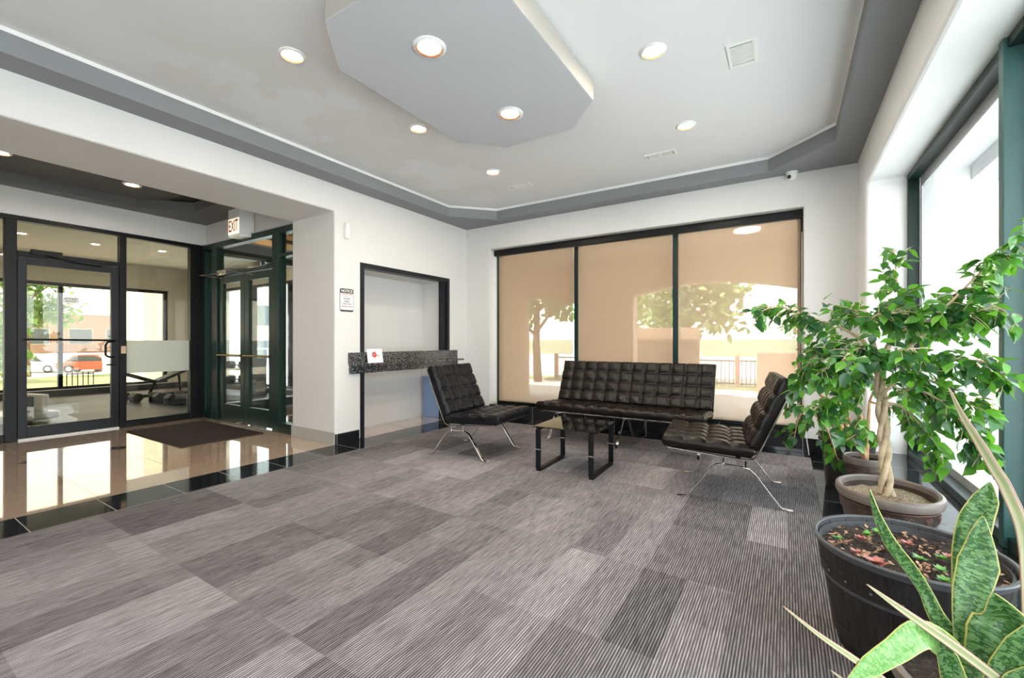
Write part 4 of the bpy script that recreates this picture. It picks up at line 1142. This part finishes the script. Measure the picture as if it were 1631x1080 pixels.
struct(MB().box(1.26, 1.45, -3, 5.75, 2.45, 2.62).build('trim_4', M['silver']))
tag(MB().box(-3.1, -1.62, 10.2, 10.35, -.1, 1.46).build('garden_wall', M['tanwall']), 'tan garden wall seen through the middle blind', 'wall')
t = thing('wooden_enclosure', 'tan board enclosure showing through the right edge of the right blind', 'enclosure', (.15, 12.3, -.1))
MB().box(-.75, .95, -.4, .4, 0, .98).build('panel', M['tanwall'], t)
MB().box(.30, .42, -.42, -.40, .60, .85).build('notice', M['paper'], t)
fn = thing('iron_fence', 'low iron fence on posts beyond the porch arch', 'fence', (0, 12.9, -.1))
for x in (-6.4, -5.4, -3.6, -2.35, -1.1): MB().box(x-.05, x+.05, -.05, .05, 0, .86).build('post', M['brick'], fn)
m = MB().box(-6.4, -.6, -.01, .01, .72, .75); m.box(-6.4, -.6, -.01, .01, .12, .15); m.build('rail', M['black'], fn)
m = MB()
for i in range(58): m.box(-6.4+.1*i, -6.4+.1*i+.014, -.006, .006, .05, .78)
m.build('pickets', M['black'], fn)['kind'] = 'stuff'
tag(MB().box(-25, 25, 40, 41, -.1, 1.3).build('hedge', M['mutedhedge']), 'long distant hedge across the street behind the fence', 'hedge', kind='stuff')

def gz(x, y): return -1.4 if x < -14 and y < 12.6 else -.1
def tree(x, y, h, r, lab, n=1500, ls=.28, zc=.66, trunk=.14):
    t = thing('tree', lab, 'tree', (x, y, gz(x, y)), random.random()*6, 'trees outside')
    m = MB(); m.tube([(0, 0, 0), (.05, 0, h*.3), (0, .05, h*.6), (.0, 0, h*.85)], [trunk, trunk*.8, trunk*.5, trunk*.15], 8)
    for i in range(7):
        a = i*2.4; m.tube([(0, 0, h*(.35+.05*i)), (r*.4*math.cos(a), r*.4*math.sin(a), h*(.5+.05*i)), (r*.75*math.cos(a), r*.75*math.sin(a), h*(.55+.05*i))], [trunk*.4, trunk*.25, .02], 5)
    m.build('trunk', M['treebark'], t, smooth='all')
    cl = [(Vector((rnd(1), rnd(1), rnd(1))).normalized()*random.uniform(.3, .8), random.uniform(.25, .42)) for _ in range(22)]
    m = MB()
    for i in range(n):
        c, cr = random.choice(cl); o = Vector((rnd(1), rnd(1), rnd(1))); o = o.normalized()*cr*random.random()**.4
        p = Vector(((c.x+o.x)*r, (c.y+o.y)*r, h*zc+(c.z+o.z)*h*(1-zc)*1.05))
        leaf(m, p, Vector((rnd(1), rnd(1), rnd(1)-.4)), Vector((rnd(1), rnd(1), 1)), ls*random.uniform(.6, 1.2), ls*.55, .2)
    m.build('crown', M['tree'], t, smooth='all')
tree(-2.45, 13.6, 4.1, 1.9, 'leafy tree behind the iron fence in the right blind')
tree(-6.6, 12.0, 4.0, 1.7, 'leafy tree showing faintly through the left blind')
tree(-5.2, 15.0, 3.6, 1.9, 'bright leafy tree beside the garden wall in the middle blind', 1200)
tree(2.2, 34, 4.0, 3.0, 'distant street tree at the right edge of the right blind', 600, .4)
tree(-9.5, 30, 5.0, 3.0, 'distant street tree behind the trunk of the fence tree', 600, .4)
tree(5.2, 17.5, 4.0, 1.5, 'small tree on the street outside the right window', 900)
tree(-20.6, 2.7, 3.8, 1.2, 'yellowish tree in front of the parked cars at the far left', 1200)
tree(-46, 8.0, 8.5, 3.4, 'broad tree left of the cream building', 1200, .5)
tree(-33.5, 15.6, 6.0, 2.6, 'tree right beside the cream building', 900, .5)
tree(-43, 2.0, 8.0, 3.0, 'broad tree behind the white estate car', 1200, .5)
tree(-19.5, 12.6, 2.3, 1.1, 'small bright green tree before the white building', 800, .2)
tree(-32, -6, 8.0, 3.0, 'tree at the far left of the street', 1000, .5)

def building(name, lab, x, y, rz, w_, d_, h, mt, wins, group='buildings outside'):
    t = thing(name, lab, 'building', (x, y, gz(x, y)), rz, group)
    MB().box(-w_/2, w_/2, 0, d_, 0, h).build('wall', mt, t)
    MB().box(-w_/2-.2, w_/2+.2, -.2, d_, h, h+.3).build('roof', M['bldgw'], t)
    for (a, b, c, d) in wins:
        o = MB().box(a-.06, b+.06, -.06, .0, c-.06, d+.06).build('window', M['bldgw'], t)
        MB().box(a, b, -.09, -.055, c, d).build('pane', M['pane'], o)
building('cream_building', 'cream two-storey building beyond the gym window', -30.7, 11.7, math.radians(84), 3.8, 5, 9.0, M['bldg'], [(-.5, .7, 2.5, 4.6), (-.5, .7, .6, 1.8)])
building('brick_building', 'low brown brick building beyond the parked cars', -66, 15.5, math.radians(82), 12, 6, 4.2, M['brick'], [(-4, -2.5, 1, 2.6), (-1, .8, 1, 2.6), (2, 3.8, 1, 2.6)])
building('white_building', 'white building opposite the entrance doors', -22.8, 14.8, math.radians(58), 12, 6, 6.5, M['bldgw'], [(-3.3, -1.9, 2.1, 3.2), (-.9, .6, 2.1, 3.2), (1.6, 3.2, 2.1, 3.2), (-3.3, -1.9, .3, 1.3), (-.9, .6, .3, 1.3), (1.6, 3.2, .3, 1.3), (4.2, 5.4, 2.1, 3.2)])
rl = thing('ramp_railing', 'thin metal ramp railing in front of the white building', 'railing', (-15, 9.3, -.1), math.radians(58))
m = MB()
for i in range(7): m.tube([(-3+i, 0, 0), (-3+i, 0, 1.0)], .02, 6)
m.build('post', M['silver'], rl)
m = MB().tube([(-3, 0, 1.0), (3, 0, 1.0)], .025, 6); m.tube([(-3, 0, .55), (3, 0, .55)], .018, 6); m.build('rail', M['silver'], rl)
t = thing('wooden_fence', 'low pale wooden fence on the street outside the right window', 'fence', (3.2, 10.7, -.1))
for i in range(11): MB().box(-1.3+.26*i, -1.3+.26*i+.20, -.02, .02, .05, .95).build('board', M['wood'], t)
MB().box(-1.35, 1.6, .02, .06, .65, .75).build('rail', M['wood'], t)
sf = thing('street_fence', 'short dark iron fence by the kerb in front of the red car', 'fence', (-13.8, 2.98, -.1), PI/2)
m = MB()
for i in range(6): m.box(.09*i, .09*i+.014, -.01, .01, 0, .55)
m.box(0, .46, -.01, .01, .50, .52); m.build('pickets', M['black'], sf)

def car(x, y, rz, mt, lab, L=4.5, h=1.45, wagon=False):
    t = thing('car', lab, 'car', (x, y, gz(x, y)), rz, 'parked cars'); W_ = 1.75
    a = L/2
    body = [(-a, .35), (-a, .75), (-a+.1, .85), (-a*.45 if not wagon else -a+.15, .92), (a*.42, .92), (a-.1, .78), (a, .6), (a, .32), (a*.78, .22), (-a*.8, .22)]
    MB().prism(body, -W_/2, W_/2, 'y').build('body', mt, t, bevel=.07, seg=3)
    cab = [(-a*.78, .90), (-a*.52, h-.04), (-a*.38, h), (a*.05, h), (a*.18, h-.06), (a*.48, .90)] if not wagon else [(-a*.95, .90), (-a*.85, h-.05), (-a*.75, h), (a*.05, h), (a*.2, h-.06), (a*.5, .90)]
    MB().prism(cab, -W_/2+.1, W_/2-.1, 'y').build('cabin', mt, t, bevel=.06, seg=3)
    win = [(p[0]*.92, .93 if p[1] < .95 else p[1]-.09) for p in cab]
    MB().prism(win, -W_/2+.085, W_/2-.085, 'y').build('side_glass', M['pane'], t, bevel=.02)
    for sx in (-a*.62, a*.62):
        for sy in (-1, 1):
            wl = MB().cyl((sx, sy*(W_/2-.2), .32), (sx, sy*(W_/2+.01), .32), .32, n=20).build('wheel', M['tyre'], t, smooth=True)
            MB().cyl((sx, sy*(W_/2), .32), (sx, sy*(W_/2+.02), .32), .18, n=12).build('hubcap', M['silver'], wl, smooth=True)
car(-21.5, 1.9, math.radians(82), M['carsilver'], 'silver sedan parked nearest the gym window')
car(-52.5, 9.4, math.radians(50), M['carwhite'], 'white estate car parked across the street', wagon=True, h=1.55)
car(-6.3, 26.0, .2, M['carwhite'], 'white car parked across the street, faint behind the right blind')
car(-49.5, 12.4, math.radians(60), M['carred'], 'red car parked across the street behind the short fence', L=4.3)
